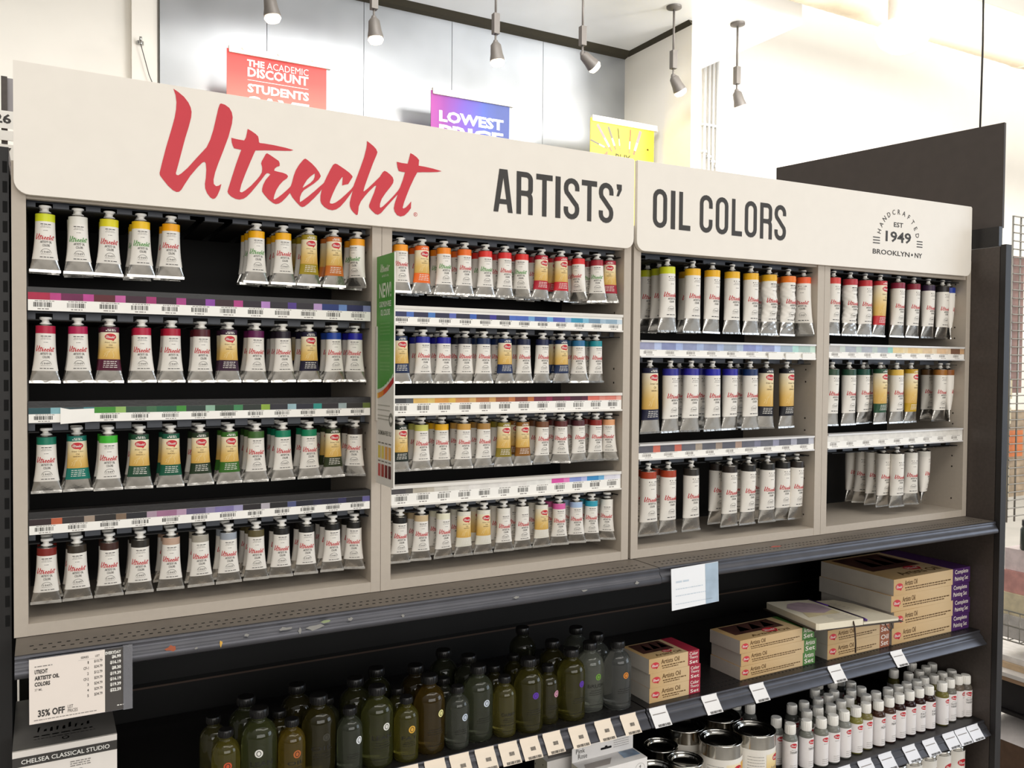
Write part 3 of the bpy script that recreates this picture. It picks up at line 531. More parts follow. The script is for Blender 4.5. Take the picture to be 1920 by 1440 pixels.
t = thing('gondola_end_panel', 'black slotted end upright left of the paint display', 'panel', (-.011, .1, 0))
b = MB(); b.box(-.0105, .0075, -.085, .22, 0, 1.885); b.build('panel_sheet', mat('black_upright', '141211', .5), t)
b = MB()
for i in range(24): b.box(-.0012, .0052, -.0858, -.0852, 1.12 + i * .0315, 1.138 + i * .0315)
b.build('slots', HOLE, t)

# hanging black sign board above the end panel
t = thing('hanging_sign_board', 'plain black sign board hung edge-on behind the right header sign', 'sign', (2.5, -.065, 1.955), R(9.8))
b = MB(); b.box(-.006, .006, 0, .765, 0, .305); b.build('board', mat('black_sign_board', '4c4541', .55, var=.05), t)
b = MB(); b.tube([(0, .07, .305), (.006, .07, .55), (-.003, .07, 1.0), (.004, .07, 1.6)], .0028, 6); b.build('hanging_wire', INK, t)


# ------------------------------------------------------------------ shelves with price rails
def shelf(name, label, x0, x1, z, yf, top_mat, lip_mat, prof, perf=False, yb=.40):
    t = thing(name, label, 'shelf', ((x0 + x1) / 2, yf, z)); w = (x1 - x0) / 2
    b = MB(); b.box(-w, w, .0, yb - yf, -.018, 0)
    if perf:
        for r_, yy in ((0, .040), (1, .020)):
            n = int(2 * w / .0127) - 3
            for i in range(n):
                x = -w + .022 + i * .0127 + r_ * .005; q = .0027
                b.add([(x - q, yy - .0019, .0003), (x + q, yy - .0019, .0003), (x + q, yy + .0019, .0003), (x - q, yy + .0019, .0003)], [(0, 1, 2, 3)], 1)
    b.build('shelf_top', [top_mat, HOLE], t)
    b = MB(); b.extrude([(p[0], p[1]) for p in prof], 'x', -w, w, 0, perf); l = b.build('price_rail', lip_mat, t)
    return t, l


LEDGE = [(0, 0), (-.004, -.001), (-.005, -.005), (-.003, -.009), (-.0055, -.012)] + [(-.0005 - .0125 * math.sin(R(a)), -.027 + .0135 * math.cos(R(a))) for a in (30, 42, 54, 64, 73, 81, 90)] + [(-.0128, -.031), (-.008, -.034), (0, -.034)]
ANGLE = [(0, 0), (-.003, -.001), (-.003, -.006), (-.001, -.008), (-.010, -.016), (-.013, -.019), (-.012, -.021), (-.024, -.034), (-.024, -.037), (0, -.037)]
t, l = shelf('display_shelf', 'worn perforated charcoal ledge under the two left paint cabinets', 0.003, 1.2225, 1.1030, -.092, DARKTOP, LIP, LEDGE, True)
fn = FRONT(-.0139)
rn = random.Random(3); smear = [mat('grey_paint_smear', '8f8d88', .6), mat('orange_paint_smear', 'a4573a', .6), mat('gold_paint_smear', 'd8a848', .6), mat('green_paint_smear', '8f9a74', .6)]
for cx, cz, rx, rz_, mi in ((.222, -.018, .010, .006, 1), (.2988, -.022, .0025, .007, 2), (.34, -.014, .004, .003, 0), (.404, -.013, .014, .004, 0), (.455, -.017, .018, .006, 0), (.43, -.020, .003, .007, 0), (.52, -.012, .006, .004, 0), (.475, -.010, .01, .004, 3), (1.155, -.022, .006, .005, 0), (.26, -.024, .003, .002, 0), (.62, -.02, .004, .003, 0), (.86, -.016, .008, .003, 0), (1.02, -.022, .01, .003, 0)):
    pts = [(cx - .6127 + rx * rn.uniform(.45, 1.1) * math.cos(a * .63), max(-.031, cz + rz_ * rn.uniform(.45, 1.1) * math.sin(a * .63))) for a in range(10)]
    b = MB(); b.add([fn(*p) for p in pts], [tuple(range(10))]); b.build('paint_smear', smear[mi], l)
t, l = shelf('display_shelf', 'perforated charcoal ledge under the two right paint cabinets', 1.2265, 2.452, 1.1030, -.088, DARKTOP, LIP, LEDGE, True)
b = MB(); b.add([(-.24, .035, .0004), (-.215, .030, .0004), (-.20, .036, .0004), (-.22, .045, .0004)], [(0, 1, 2, 3)]); b.build('paint_smear', mat('red_paint_smear', 'b5564a', .6), l)
shelf('display_shelf', 'dark shelf holding the glass oil bottles', 0.003, 1.2225, .776, -.05, DARK, LIP, ANGLE, True)
shelf('display_shelf', 'dark shelf holding the boxed oil paint sets', 1.2265, 2.452, .776, -.05, DARK, LIP, ANGLE, True)
shelf('display_shelf', 'dark lower shelf holding cans and white capped bottles', 1.2265, 2.452, .515, -.0685, DARK, LIP, ANGLE)
shelf('display_shelf', 'dark lower shelf under the glass oil bottles', 0.003, 1.2225, .515, -.0685, DARK, LIP, ANGLE)
shelf('display_shelf', 'dark bottom shelf holding slim cans', 1.2265, 2.452, .26, -.0685, DARK, LIP, ANGLE)

# ------------------------------------------------------------------ header signs
HY0, HY1 = -.0125, -.002


def header(x0, x1, z0a, z0b, z1a, z1b, label):
    """cream panel with rounded lower corners; a = left end, b = right end"""
    t = thing('header_sign', label, 'sign', ((x0 + x1) / 2, 0, z0a))
    rr = .022; cx = (x0 + x1) / 2
    ring = [(x0 - cx, z1a - z0a), (x0 - cx, rr)] + [(x0 - cx + rr + rr * math.cos(R(a)), rr + rr * math.sin(R(a))) for a in range(195, 271, 15)]
    dz = z0b - z0a
    ring += [(x1 - cx - rr + rr * math.cos(R(a)), dz + rr + rr * math.sin(R(a))) for a in range(270, 361, 15)] + [(x1 - cx, z1b - z0a - .004), (x1 - cx - .004, z1b - z0a)]
    b = MB(); b.extrude(ring, 'y', HY0, HY1); b.build('sign_panel', HEAD, t)
    return t, cx, z0a


(p1, p2, p3, p4), (q1, q2, q3, q4) = PANELS
t, cx, zb = header(p1[0], p2[0], p4[1], p3[1], p1[1], p2[1], 'cream header sign with red brush script over the two left cabinets')
b = MB(); fn = lambda u, v: (u - cx, HY0 - .0006, v - zb)
put_script(b, SX0, SX1, SZ0, SZ1, fn, 0); b.build('script_logo', RED, t)
b = MB(); ls, (z0, z1), ls2, (w0, w1) = LETTERS
for ch, x0, x1 in ls:
    H = z1 - z0
    for li, (vs, fs) in enumerate(poster_letter(ch, (x1 - x0) / H if ch != "'" else .16)):
        if ch == "'": w = [(x0 + p[0] * H, z1 - H * .30 + p[1] * H * .30) for p in vs]
        else: w = [(x0 + p[0] * H, z0 + p[1] * H) for p in vs]
        b.flat(w, orient(w, fs), (lambda u, v, i=li: lift(fn, u, v, i)), 0)
b.build('lettering', INK, t)
b = MB(); c0 = (.7765, 1.803 + .0125); v2, f2 = stroke(arc(SX1 - .055, SZ0 + .012, .0035, .0035, 0, 360, 14)[:-1], .0008, True); b.flat(v2, f2, fn, 0)
put_text(b, 'R', SX1 - .0566, SX1 - .0534, SZ0 + .010, SZ0 + .014, fn, 0); b.build('registered_mark', RED, t)
t, cx, zb = header(q1[0], q2[0], q4[1], q3[1], q1[1], q2[1], 'cream header sign with black lettering over the two right cabinets')
b = MB(); fn = lambda u, v: (u - cx, HY0 - .0006, v - zb)
for ch, x0, x1 in ls2:
    H = w1 - w0
    for li, (vs, fs) in enumerate(poster_letter(ch, (x1 - x0) / H)):
        w = [(x0 + p[0] * H, w0 + p[1] * H) for p in vs]; b.flat(w, orient(w, fs), (lambda u, v, i=li: lift(fn, u, v, i)), 0)
b.build('lettering', INK, t)
b = MB(); ec = (2.107, 1.895); er = .0775                       # round trade emblem
for i, ch in enumerate('HANDCRAFTED'):
    a = R(166 - i * (152 / 10)); vs, fs, asp = text_shape(ch, .005); hh = .0135; ww = hh * min(asp, 1.0) * .95
    w = []
    for p in vs:
        du = (p[0] - .5) * ww; dv = (p[1] - .5) * hh
        w.append((ec[0] + (er + dv) * math.cos(a) * 1.06 + du * math.sin(a), ec[1] + (er + dv) * math.sin(a) - du * math.cos(a)))
    b.flat(w, fs, fn, 0)
put_text(b, 'EST', 2.0868, 2.1254, 1.9305, 1.9435, fn, 0, .012)
put_text(b, '1949', 2.0538, 2.1601, 1.8885, 1.918, fn, 0, .02)
for x0, x1, zz in ((2.0028, 2.0306, 1.8803), (2.1848, 2.2096, 1.8819)):
    for i in range(3): quad2(b, x0, x1, zz + i * .0075, zz + i * .0075 + .0026, fn, 0)
put_text(b, 'BROOKLYN', 2.0027, 2.155, 1.852, 1.8655, fn, 0, .012); disc2(b, 2.1655, 1.859, .0035, .0035, fn, 0); put_text(b, 'NY', 2.177, 2.2089, 1.852, 1.8655, fn, 0, .012)
b.build('round_emblem', INK, t)

# ------------------------------------------------------------------ cabinets
BAYS = {1: (0, .6146, .020, .5957, 12, 'leftmost'), 2: (.6155, 1.2087, .6359, 1.1893, 12, 'second'), 3: (1.2162, 1.8335, 1.2358, 1.8093, 9, 'third'), 4: (1.8345, 2.4535, 1.8553, 2.4341, 9, 'rightmost')}
ZC0, ZC1, YB = 1.1040, 1.862, .262
for k, (xo0, xo1, xi0, xi1, ns, nm) in BAYS.items():
    cx = (xo0 + xo1) / 2
    t = thing('display_cabinet', 'beige open cabinet of hanging paint tubes, %s of the four' % nm, 'cabinet', (cx, 0, ZC0), 0, 'paint cabinets in a row')
    for x0, x1 in ((xo0, xi0), (xi1, xo1)):
        b = MB(); b.box(x0 - cx, x1 - cx, 0, .27, 0, ZC1 - ZC0)
        xx = (x1 - cx + .0004) if x0 == xo0 else (x0 - cx - .0004)
        for zz in [i * .032 + .05 for i in range(23)]:
            if (int(zz * 1000) // 32) % 4 < 2: b.lathe([(.0022, -.0003), (.0022, .0003)], 6, 1, cx=0, cy=0) if False else b.add([(xx, .035 - .002, zz - .002), (xx, .035 + .002, zz - .002), (xx, .035 + .002, zz + .002), (xx, .035 - .002, zz + .002)], [(0, 1, 2, 3), (3, 2, 1, 0)], 1)
        b.build('side_panel', [CAB, mat('pin_hole', '4a443c', .8)], t)
    b = MB(); b.box(xi0 - cx, xi1 - cx, .0005, .27, 0, .0195); b.build('bottom_board', CAB, t)
    b = MB(); b.box(xi0 - cx, xi1 - cx, .0005, .27, ZC1 - ZC0 - .02, ZC1 - ZC0); b.build('top_board', CAB, t)
    b = MB(); b.box(xi0 - cx, xi1 - cx, .004, .018, .701, ZC1 - ZC0 - .02); b.build('top_rail', CAB, t)
    b = MB(); b.box(xi0 - cx, xi1 - cx, YB, .27, .0195, ZC1 - ZC0 - .02); b.build('back_panel', BLACK, t, label='black back panel')

# ------------------------------------------------------------------ slotted hanging racks and price strips
ROWN = {1: 'top', 2: 'second', 3: 'third', 4: 'bottom'}
SWATCH = {
    (1, 1): 'a8183f,b83a7f 6a1548,b8408c 5a1520,c05a9a 3a1428,a02a6a 2e1020,a83a80 2a1228,8a40a0 34181e,b03a80 221420,b080c0 252028,4a3080 252028,b090c0 1a3070,6080b8 10164a,7078a0',
    (1, 2): '1d4a50,80b0b8 1d3a40,3a7a80 3a8a28,90b860 2a4a35,3a6a45 1a5a3a,3a8a30 22332c,8ab098 1a3a24,3a8050 222a24,88a838 26242c,90b0b8 1e1e2c,208a80 241e22,90a0a0 1e1a14,5a6828',
    (1, 3): '2a1418,b85a38 2a2424,9a8878 221e1c,7a6450 1c1c22,a890a0 9a6a88,b090a8 5a5070,8a80a0 7a70a0,9a94b8 1c161a,b0a8b0 161416,4a5078 141424,1c1a38 1a1a30,2a2850 161420,5a5488',
    (2, 1): '33365a,4a6ab0 30304a,4a78b8 303048,5a68b0 2e2e40,3a60b0 2e2e48,403a90 303048,5070c0 4a68b8,70a0d0 40589a,70a8d8 5060b0,8fb0d8 3a90b0,80b8d0 7090a8,a0b8c8 8ea8ba,c0d0da',
    (2, 2): '3c3c3e,55585a d8b060,dcc070 d89a48,d8b050 c88a50,d0a868 b07040,d0a060 9a5a38,c07848 7a3a2c,c07040 6a2438,8a2848 5a2030,701c40 4a2030,5a2438 d87060,e09080 d88070,e8a898',
    (2, 3): '4a4648,56524e b0a898,c0b8a8 cfcac0,d8d4cc dcd8d0,e0dcd6 dedad4,e4e0da e2ded8,e6e2dc e4e0da,e6e4de e2e0da,e6e4de d850a0,e080b8 8a98d0,b0b8e0 3a8ac0,70b0d8 d8d6e0,e4e2ea',
    (3, 1): '9a9cb8,b4c0e0 8890b8,a8b8e0 9098b8,a8b8d8 9098b4,a8b8d8 9aa4b4,b0c0d8 8890c0,98a8d8 9098c0,b8c8e8 a0b0c0,b0d8d0 a8c0b8,c0d8c8',  # third and fourth cabinets: clear holder's haze put into paler swatch colours
    (3, 2): '5a5860,c86a58 5a5860,c86a58 66666c,a89a8a 5c5c62,98887a 5a5a62,a88e7e 62626c,7a7a8c 64646c,9090a4 60606a,a8a8b4 5c5c64,b8b8c0',
    (4, 1): 'b8b4b0,c4ccc4 a8acb4,b8c8c0 a8acb4,b8c4bc a0a8b0,90c4b8 e0c890,e4d0a4 e0c088,e4cc98 dcc098,e4d0b0 dcb890,e0c4a4 7a5844,c8a078',
    (4, 2): 'e0dcd4,e4e0d8 e0dcd4,e4e0d8 e0dcd4,e4e0d8 e0dcd4,e4e0d8 e0dcd4,e4e0d8 e0dcd4,e4e0d8 e0dcd4,e4e0d8 e0dcd4,e4e0d8 e0dcd4,e4e0d8'}
STRIPN = {(1, 1): 'crimson to purple', (1, 2): 'green', (1, 3): 'brown and grey', (2, 1): 'blue', (2, 2): 'ochre and red earth', (2, 3): 'white and pastel', (3, 1): 'hazy blue', (3, 2): 'charcoal and brown', (4, 1): 'pale green and yellow', (4, 2): 'plain cream'}
for (bay, r_), (zc, yt, items) in TUBES.items():
    xo0, xo1, xi0, xi1, ns, nm = BAYS[bay]; cx = (xi0 + xi1) / 2; w = (xi1 - xi0) / 2 - .001; small = bay < 3
    t = thing('hanging_rack', 'slate slotted hanging rack over the %s tube row, %s cabinet' % (ROWN[r_], nm), 'rack', (cx, yt, zc), 0, 'slotted racks in the cabinets')
    pitch = 2 * w / ns; sw = .0066 if small else .0062; fh = .0048
    nx = .0125
    b = MB(); y1 = YB - yt - .002
    edges = [-w] + [e_ for i in range(ns) for e_ in (-w + pitch * (i + .5) - sw, -w + pitch * (i + .5) + sw)] + [w]
    xs = sorted(set(round(it[0] - cx, 4) for it in items))
    cent = [-w + pitch * (i + .5) for i in range(ns)]
    for i in range(ns):                                          # slots follow the tubes that hang there
        near = [x for x in xs if abs(x - cent[i]) < pitch * .5]
        if near: cent[i] = near[0]
    cent = sorted(c for c in cent)
    edges = [-w] + [e_ for c in cent for e_ in (c - sw, c + sw)] + [w]
    for i in range(0, len(edges), 2):
        if edges[i + 1] - edges[i] > .0015: b.box(edges[i], edges[i + 1], -.012, y1, -fh - .0018, -fh)
    b.box(-w, w, y1 - .004, y1, -fh - .0018, .012)
    b.build('slotted_plate', BLACK, t)
    b = MB(); e2 = [-w] + [e_ for c in cent for e_ in (c - nx, c + nx)] + [w]
    for i in range(0, len(e2), 2):
        if e2[i + 1] - e2[i] > .001: b.box(e2[i], e2[i + 1], .012, .0145, -fh, .006)
    b.box(-w, w, .012, .0145, .006, .020)
    b.build('notched_lip', RACK, t)
    if r_ > 1:
        z0, zs1, zs2, z3 = STRIPS[(bay, r_ - 1)]
        key = (bay, r_ - 1); st = thing('price_strip', '%s swatch price strip above the %s tube row, %s cabinet' % (STRIPN[key], ROWN[r_], nm), 'price strip', (cx, 0, z3), 0, 'price strips in the cabinets')
        top = z0 - z3; s1 = zs1 - z3; s2 = zs2 - z3
        b = MB()
        if bay == 1: b.box(-w, w, .004, .030, 0, top + .006); hm = DARK
        elif bay == 2: b.box(-w, w, .003, .030, -.001, top + .001); b.box(-w, w, .0, .003, top - .004, top + .002); b.box(-w, w, -.0005, .003, -.003, 0.0005); hm = mat('white_rail', 'e2ded6', .45, var=.03)
        else: b.box(-w + .002, w - .002, .003, .030, -.001, top + .001); b.box(-w + .002, w - .002, -.001, .003, top - .003, top + .001); b.box(-w + .002, w - .002, -.001, .003, -.003, .0005); hm = mat('pale_plastic_rail', 'dcdad8', .25, var=.03)
        b.build('rail', hm, st)
        cols = [c.split(',') for c in SWATCH[key].split()]
        mats = [WHITE, INK, GREYINK]; b = MB(); fn = FRONT(.0024)
        b.box(-w + .001, w - .001, .0025, .0038, .0005, top - .002 if bay > 1 else s1)
        p2 = 2 * w / ns
        for i in range(ns):
            a, c = cols[i]; x = -w + p2 * i
            for hx, u0, u1 in ((a, 0, .67), (c, .67, 1.0)):
                mats.append(mat('swatch_' + hx, hx, .5, var=.08, scale=60)); quad2(b, x + p2 * u0 + (.001 if i == 0 and u0 == 0 else 0), x + p2 * u1 - (.001 if i == ns - 1 and u1 == 1 else 0), s2, s1, fn, len(mats) - 1)
            hgt = s2
            if key == (1, 2) and i == 1: continue
            bw = .55 if small else .40
            barcode(b, x + p2 * .18, x + p2 * (.18 + bw), hgt * .36, hgt * .78, fn, 2 if bay > 2 else 1, i + 31 * bay + 7 * r_)
            small_print(b, x + p2 * .22, x + p2 * .8, hgt * .86, hgt * .07, fn, 2, i)
            small_print(b, x + p2 * .3, x + p2 * .65, hgt * .15, hgt * .09, fn, 2, i + 50)
        b.build('swatch_card', mats, st)
        if key == (1, 2):
            b = MB(); b.extrude([(.046, -.002), (.0955, .001), (.0955, .0225), (.06, .0215), (.046, .0245)], 'y', -.0008, .002); b.build('torn_patch', WHITE, st, loc=(-w, 0, 0), label='blank torn paper patch')
        if key == (3, 1):
            for i in range(3):
                b = MB(); b.box(0, .047, -.002, .0015, -.004, .012); b.build('blank_patch', WHITE, st, loc=(w - .052 - i * .060, 0, 0), label='blank white sticker')

# ================================================================== paint tubes
DIM = {  # radius, length, band top, label/tan top, block top, print end (metres below the cap top), and cap radii
    'S': dict(r=.0142, L=.108, vs=.0138, capr=.0092, neck=.0052, N=(.0145, .0269, .0877), O=(.0142, .0230, .0680, .0870)),
    'L': dict(r=.0188, L=.172, vs=.0182, capr=.0070, neck=.0050, N=(.0192, .0353, .1378), O=(.0180, .0300, .1146, .1396))}


def tube_surface(d, crumple=0):
    r, L, vs = d['r'], d['L'], d['vs']
    def S(ph, v, off=0.):
        t = max(0., min(1., (v - vs) / (L - .0036 - vs))); s = t ** 2.6
        a = r * (1 + .5708 * s) + off; bb = max(r * max(0., 1 - s) ** .8, .0009) + off
        x = a * math.sin(ph); y = -bb * math.cos(ph)
        if crumple:
            q = math.sin(t * math.pi) ** .5
            k = crumple * q * (math.sin(ph * 3 + v * 190) * math.sin(v * 260 + ph * 2) + .7 * math.sin(ph * 5 - v * 410 + 1) * math.sin(v * 150))
            x += k * math.sin(ph) + crumple * 1.5 * q * math.sin(v * 85); y += -k * math.cos(ph)
        return (x, y, -v)
    def art(off):                                               # artwork coordinates: u across the front, v down from the cap
        def fn(u, v):
            t = max(0., min(1., (-v - vs) / (L - .0036 - vs))); s = t ** 2.6
            a = r * (1 + .5708 * s); bb = max(r * max(0., 1 - s) ** .8, .0009)
            return S(u / ((a + bb) / 2), -v, off)
        return fn
    return S, art


def skin(mb, S, v0, v1, off, n=28, m=10, mi=0):
    vs = []; fs = []
    for i in range(m + 1):
        v = v0 + (v1 - v0) * i / m
        for k in range(n): vs.append(S(2 * math.pi * k / n, v, off))
    for i in range(m):
        for k in range(n): fs.append((i * n + k, (i + 1) * n + k, (i + 1) * n + (k + 1) % n, i * n + (k + 1) % n)[::-1])
    mb.add(vs, fs, mi, True)


def tube_parts(size, style, crumple=0):
    """meshes of one kind of tube: foil body, cap, wrapped label, colour band"""
    d = DIM[size]; S, art = tube_surface(d, crumple); r, L, vs = d['r'], d['L'], d['vs']; k = r / .0142
    b = MB()
    b.lathe([(d['neck'] + .0012, -vs * .70), (r * .72, -vs * .92), (r * .97, -vs), (r, -vs - .0012)], 28, caps=False)
    skin(b, S, vs + .001, L - .0036, 0, 28, 54 if crumple else 18)
    a1 = r * 1.5708; b.box(-a1 - .0004, a1 + .0004, -.0014, .0014, -L, -L + .0045)
    bm = b.build('foil_body', FOIL)
    b = MB(); cr, nr = d['capr'], d['neck']
    b.lathe([(nr * .6, 0), (cr * .9, 0), (cr, -.0008), (cr, -.0042), (nr * 1.15, -.0052), (nr, -.0075), (nr * 1.12, -vs * .62), (nr * 1.7, -vs * .76), (nr * 1.7, -vs * .82)], 22)
    cm = b.build('cap', CAPW)
    st = d['N'] if style != 'O' else d['O']
    b = MB(); f1 = art(.0009 if crumple else .00035); f2 = art(.0011 if crumple else .00055)
    skin(b, S, st[1], st[2], .0006 if crumple else .00018, 28, 44 if crumple else 12, 0)
    def T(body, u0, u1, v0, v1, mi, bold=0., fn=f1):            # v given downwards, v0 upper edge
        put_text(b, body, u0, u1, -v1, -v0, fn, mi, bold)
    w = r
    if style in 'NG':
        b0, l0, l1 = st; h = l1 - l0
        def V(f): return l0 + h * f
        small_print(b, -w * .50, w * .62, -V(.085), h * .020, f1, 2, 5); small_print(b, -w * .42, w * .5, -V(.125), h * .012, f1, 3, 6)
        small_print(b, -w * .5, w * .55, -V(.16), h * .012, f1, 3, 7); small_print(b, -w * .2, w * .25, -V(.245), h * .014, f1, 3, 8)
        s0 = V(.31) if size == 'S' else V(.405)
        sh = h * .185 if size == 'S' else h * .135
        put_script(b, -w * 1.02, w * 1.06, -s0 - sh, -s0, f1, 1, .003)
        T("ARTISTS' OIL", -w * .48, w * .58, s0 + sh * 1.08, s0 + sh * 1.42, 2, .02); T('COLORS', -w * .26, w * .38, s0 + sh * 1.56, s0 + sh * 1.90, 2, .02)
        e0 = V(.815)
        quad2(b, -w * 1.35, -w * .36, -e0 - .0003, -e0 + .0003, f1, 2); quad2(b, w * .46, w * 1.35, -e0 - .0003, -e0 + .0003, f1, 2)
        vv, ff = stroke([(.05 * w + .40 * w * math.cos(R(a)), -e0 + .0002 + .40 * w * math.sin(R(a))) for a in range(0, 181, 20)], .0005); b.flat(vv, ff, f1, 2)
        T('1949', -w * .24, w * .34, e0 - .0022 * k, e0 + .0007 * k, 2); T('BROOKLYN NY', -w * .34, w * .44, e0 + .0018 * k, e0 + .0030 * k, 3)
        small_print(b, -w * .40, w * .66, -V(.945), h * .018, f1, 2, 9)
        lm = b.build('label', [TUBEPAPER, TRED if style == 'N' else TGREEN, TINK, GREYINK])
    else:
        b0, l0, l1, e1 = st; h = l1 - l0
        def V(f): return l0 + h * f
        f0 = lambda u, v: f1(u, v)
        palette_logo(b, .0006, -V(.165 if size == 'S' else .12), w * 1.28, f1, f2, 1, 4)
        o = .30 if size == 'S' else .22
        T("Artists' Colors", -w * .58, w * .68, V(o + .04), V(o + .10), 2); T('Oil', -w * .12, w * .22, V(o + .14), V(o + .21), 2); T('SERIES 1', -w * .42, w * .52, V(o + .245), V(o + .285), 2, .01)
        for pts in (((-.55, .80), (-.2, .70), (.25, .72), (.5, .62)), ((-.35, .92), (-.2, .76), (.0, .66)), ((.25, .72), (.38, .86), (.3, .95)), ((-.05, .74), (.05, .60), (.2, .56)), ((-.6, .90), (-.4, .80))):
            vv, ff = stroke([(p[0] * w, -V(p[1])) for p in pts], w * .07); b.flat(vv, ff, f1, 3)
        lm = b.build('label', [TAN, TRED, GOLDINK, TANLIGHT, TUBEPAPER])
    b = MB(); skin(b, S, st[0], st[1], .0006 if crumple else .00020, 28, 10 if crumple else 4, 0)
    if style == 'O':
        hh = st[3] - st[2]; small_print(b, -w * .3, w * .5, -(st[0] + .0045 * k), .0012 * k, f1, 1, 4); small_print(b, -w * .5, w * .6, -(st[0] + .0068 * k), .0014 * k, f1, 1, 3)
        b2 = MB(); skin(b2, S, st[2], st[3], .00020, 28, 4, 0)
        for i in range(4): small_print(b2, -w * .55, w * .65, -(st[2] + hh * (.22 + .17 * i)), hh * .06, f1, 1, 11 + i)
        em = b2.build('colour_block', [BANDC, TUBEPAPER])
    dm = b.build('colour_band', [BANDC, TUBEPAPER])
    return [('foil_body', bm), ('cap', cm), ('label', lm), ('colour_band', dm)] + ([('colour_block', em)] if style == 'O' else [])


KITS = {}
PROTO = []


def kit(size, style):
    k = (size, style)
    if k not in KITS:
        KITS[k] = [(n, o.data) for n, o in (tube_parts(size, 'N', .0011) if style == 'C' else tube_parts(size, style))]
        for o in list(COL.objects):
            if o.type == 'MESH' and o.parent is None and o.name.split('.')[0] in ('foil_body', 'cap', 'label', 'colour_band', 'colour_block') and o.name not in PROTO:
                PROTO.append(o.name)
    return KITS[k]


def place_tube(size, style, loc, rgb, label, group, rz=0., tilt=0.):
    t = thing('paint_tube', label, 'paint tube', loc, rz, group); t.rotation_euler = (0, tilt, rz)
    for n, me in kit(size, style):
        o = bpy.data.objects.new(n, me); COL.objects.link(o); o.parent = t
        if n in ('colour_band', 'colour_block'): o.color = (*rgb, 1)
    return t


rt = random.Random(21)
GRP = {1: 'small paint tubes in the leftmost cabinet', 2: 'small paint tubes in the second cabinet', 3: 'large paint tubes in the third cabinet', 4: 'large paint tubes in the rightmost cabinet'}
for (bay, r_), (zc, yt, items) in TUBES.items():
    nm = BAYS[bay][5]; size = 'S' if bay < 3 else 'L'; d = DIM[size]; row = ROWN[r_]
    for i, (x, st, hx, nb, cname, tw, dy) in enumerate(items):
        rgb = lin(hx); mg = (.0228 if size == 'S' else .0301) * math.cos(R(tw)) + .0042; x = min(max(x, BAYS[bay][2] + mg), BAYS[bay][3] - mg)
        if size == 'S' and nb > 1 and (i + r_) % 3 == 0: nb -= 1
        kind = {'N': 'white', 'G': 'white green-script', 'O': 'tan-label', 'C': 'white'}[st]
        if (bay, r_) == (4, 3): lab = cname + ' in bottom row, rightmost cabinet'
        elif cname.endswith('white') and st != 'O': lab = '%s paint tube, %s from left in %s row, %s cabinet' % (cname, word_band(i), row, nm)
        else: lab = '%s banded %s paint tube, %s from left in %s row, %s cabinet' % (cname, kind, word_band(i), row, nm)
        yy = yt + dy
        place_tube(size, st, (x, yy, zc - rt.uniform(0, .0006)), rgb, lab, GRP[bay], R(-tw) + R(rt.uniform(-5, 5)), R(rt.uniform(-1.1, 1.1)))
        for j in range(nb):
            yb = yy + (j + 1) * (2 * d['r'] + .0045) + .002
            if yb > YB - d['r'] - .006: continue
            s2 = st if st in 'NG' or (j + i) % 2 == 0 else 'N'
            if s2 == 'C': s2 = 'N'
            place_tube(size, s2, (x + rt.uniform(-.0012, .0012), yb, zc - rt.uniform(0, .0006)), rgb,
                       '%s tube hanging %s behind %s from left, %s row, %s cabinet' % (cname.replace(' white tube', ' white'), ('directly', 'second', 'third')[j], word_band(i), row, nm), GRP[bay], R(rt.uniform(-16, 16)), R(rt.uniform(-1.5, 1.5)))
for n in PROTO:
    o = bpy.data.objects.get(n)
    if o and o.parent is None: bpy.data.objects.remove(o)

# ================================================================== signs clipped to the display
m_signdark = mat('dark_price_column', '4a4643', .45, var=.04)
m_signw = mat('price_sign_card', 'efe4da', .55, var=.01)
t = thing('price_sign', 'price sign reading 35% off, hung from the ledge at lower left', 'sign', (.0922, -.115, 1.0035))
X0, Xm, X1, ZB_, ZT = .022, .1242, .162, 1.0035, 1.1008
W_, H_ = Xm - X0, ZT - ZB_
b = MB(); b.box(X0 - .0922, Xm - .0922, -.0006, .0006, 0, H_); fn = FRONT(-.0009)
def sx(f): return X0 - .0922 + f * W_
def sz(f): return H_ * (1 - f)
def st_(s, a, c, v0, v1, mi=1, bold=.01): put_text(b, s, sx(a), sx(c), sz(v1), sz(v0), fn, mi, bold)
small_print(b, sx(.07), sx(.30), sz(.125), .0015, fn, 2, 1)
st_('UTRECHT', .07, .24, .165, .232, 1, .035); st_("ARTISTS' OIL", .07, .39, .262, .33, 1, .045); st_('COLORS', .07, .27, .358, .425, 1, .045); st_('37 ML', .07, .17, .458, .495, 2)
st_('35% OFF', .11, .46, .795, .905, 1, .035); st_('LIST', .50, .57, .787, .84, 1, .0); st_('PRICES', .50, .63, .853, .905, 1, .0)
small_print(b, sx(.06), sx(.9), sz(.955), .0012, fn, 2, 2)
st_('SERIES', .675, .78, .058, .092, 1, .01); st_('LIST', .87, .93, .058, .092, 1, .01); quad2(b, sx(.64), sx(.97), sz(.115), sz(.113), fn, 2)
for i, (a, p) in enumerate((('1', '$10.79'), ('CF-1', '$24.79'), ('2', '$12.79'), ('CF-2', '$29.79'), ('3', '$24.79'), ('4', '$29.79'), ('5', '$34.79'))):
    v = .135 + .088 * i; st_(a, .78 - (.012 if a == '1' else .02 if len(a) == 1 else .07), .78, v + .008, v + .052, 1, .012); st_(p, .855, .965, v, v + .05, 1, .012)
b.build('price_card', [m_signw, INK, GREYINK], t)
b = MB(); b.box(Xm - .0922, X1 - .0922, -.0006, .0006, 0, H_); w2 = X1 - Xm
def dx(f): return Xm - .0922 + f * w2
put_text(b, 'EVERYDAY', dx(.02), dx(.60), sz(.085), sz(.035), fn, 1, .03)
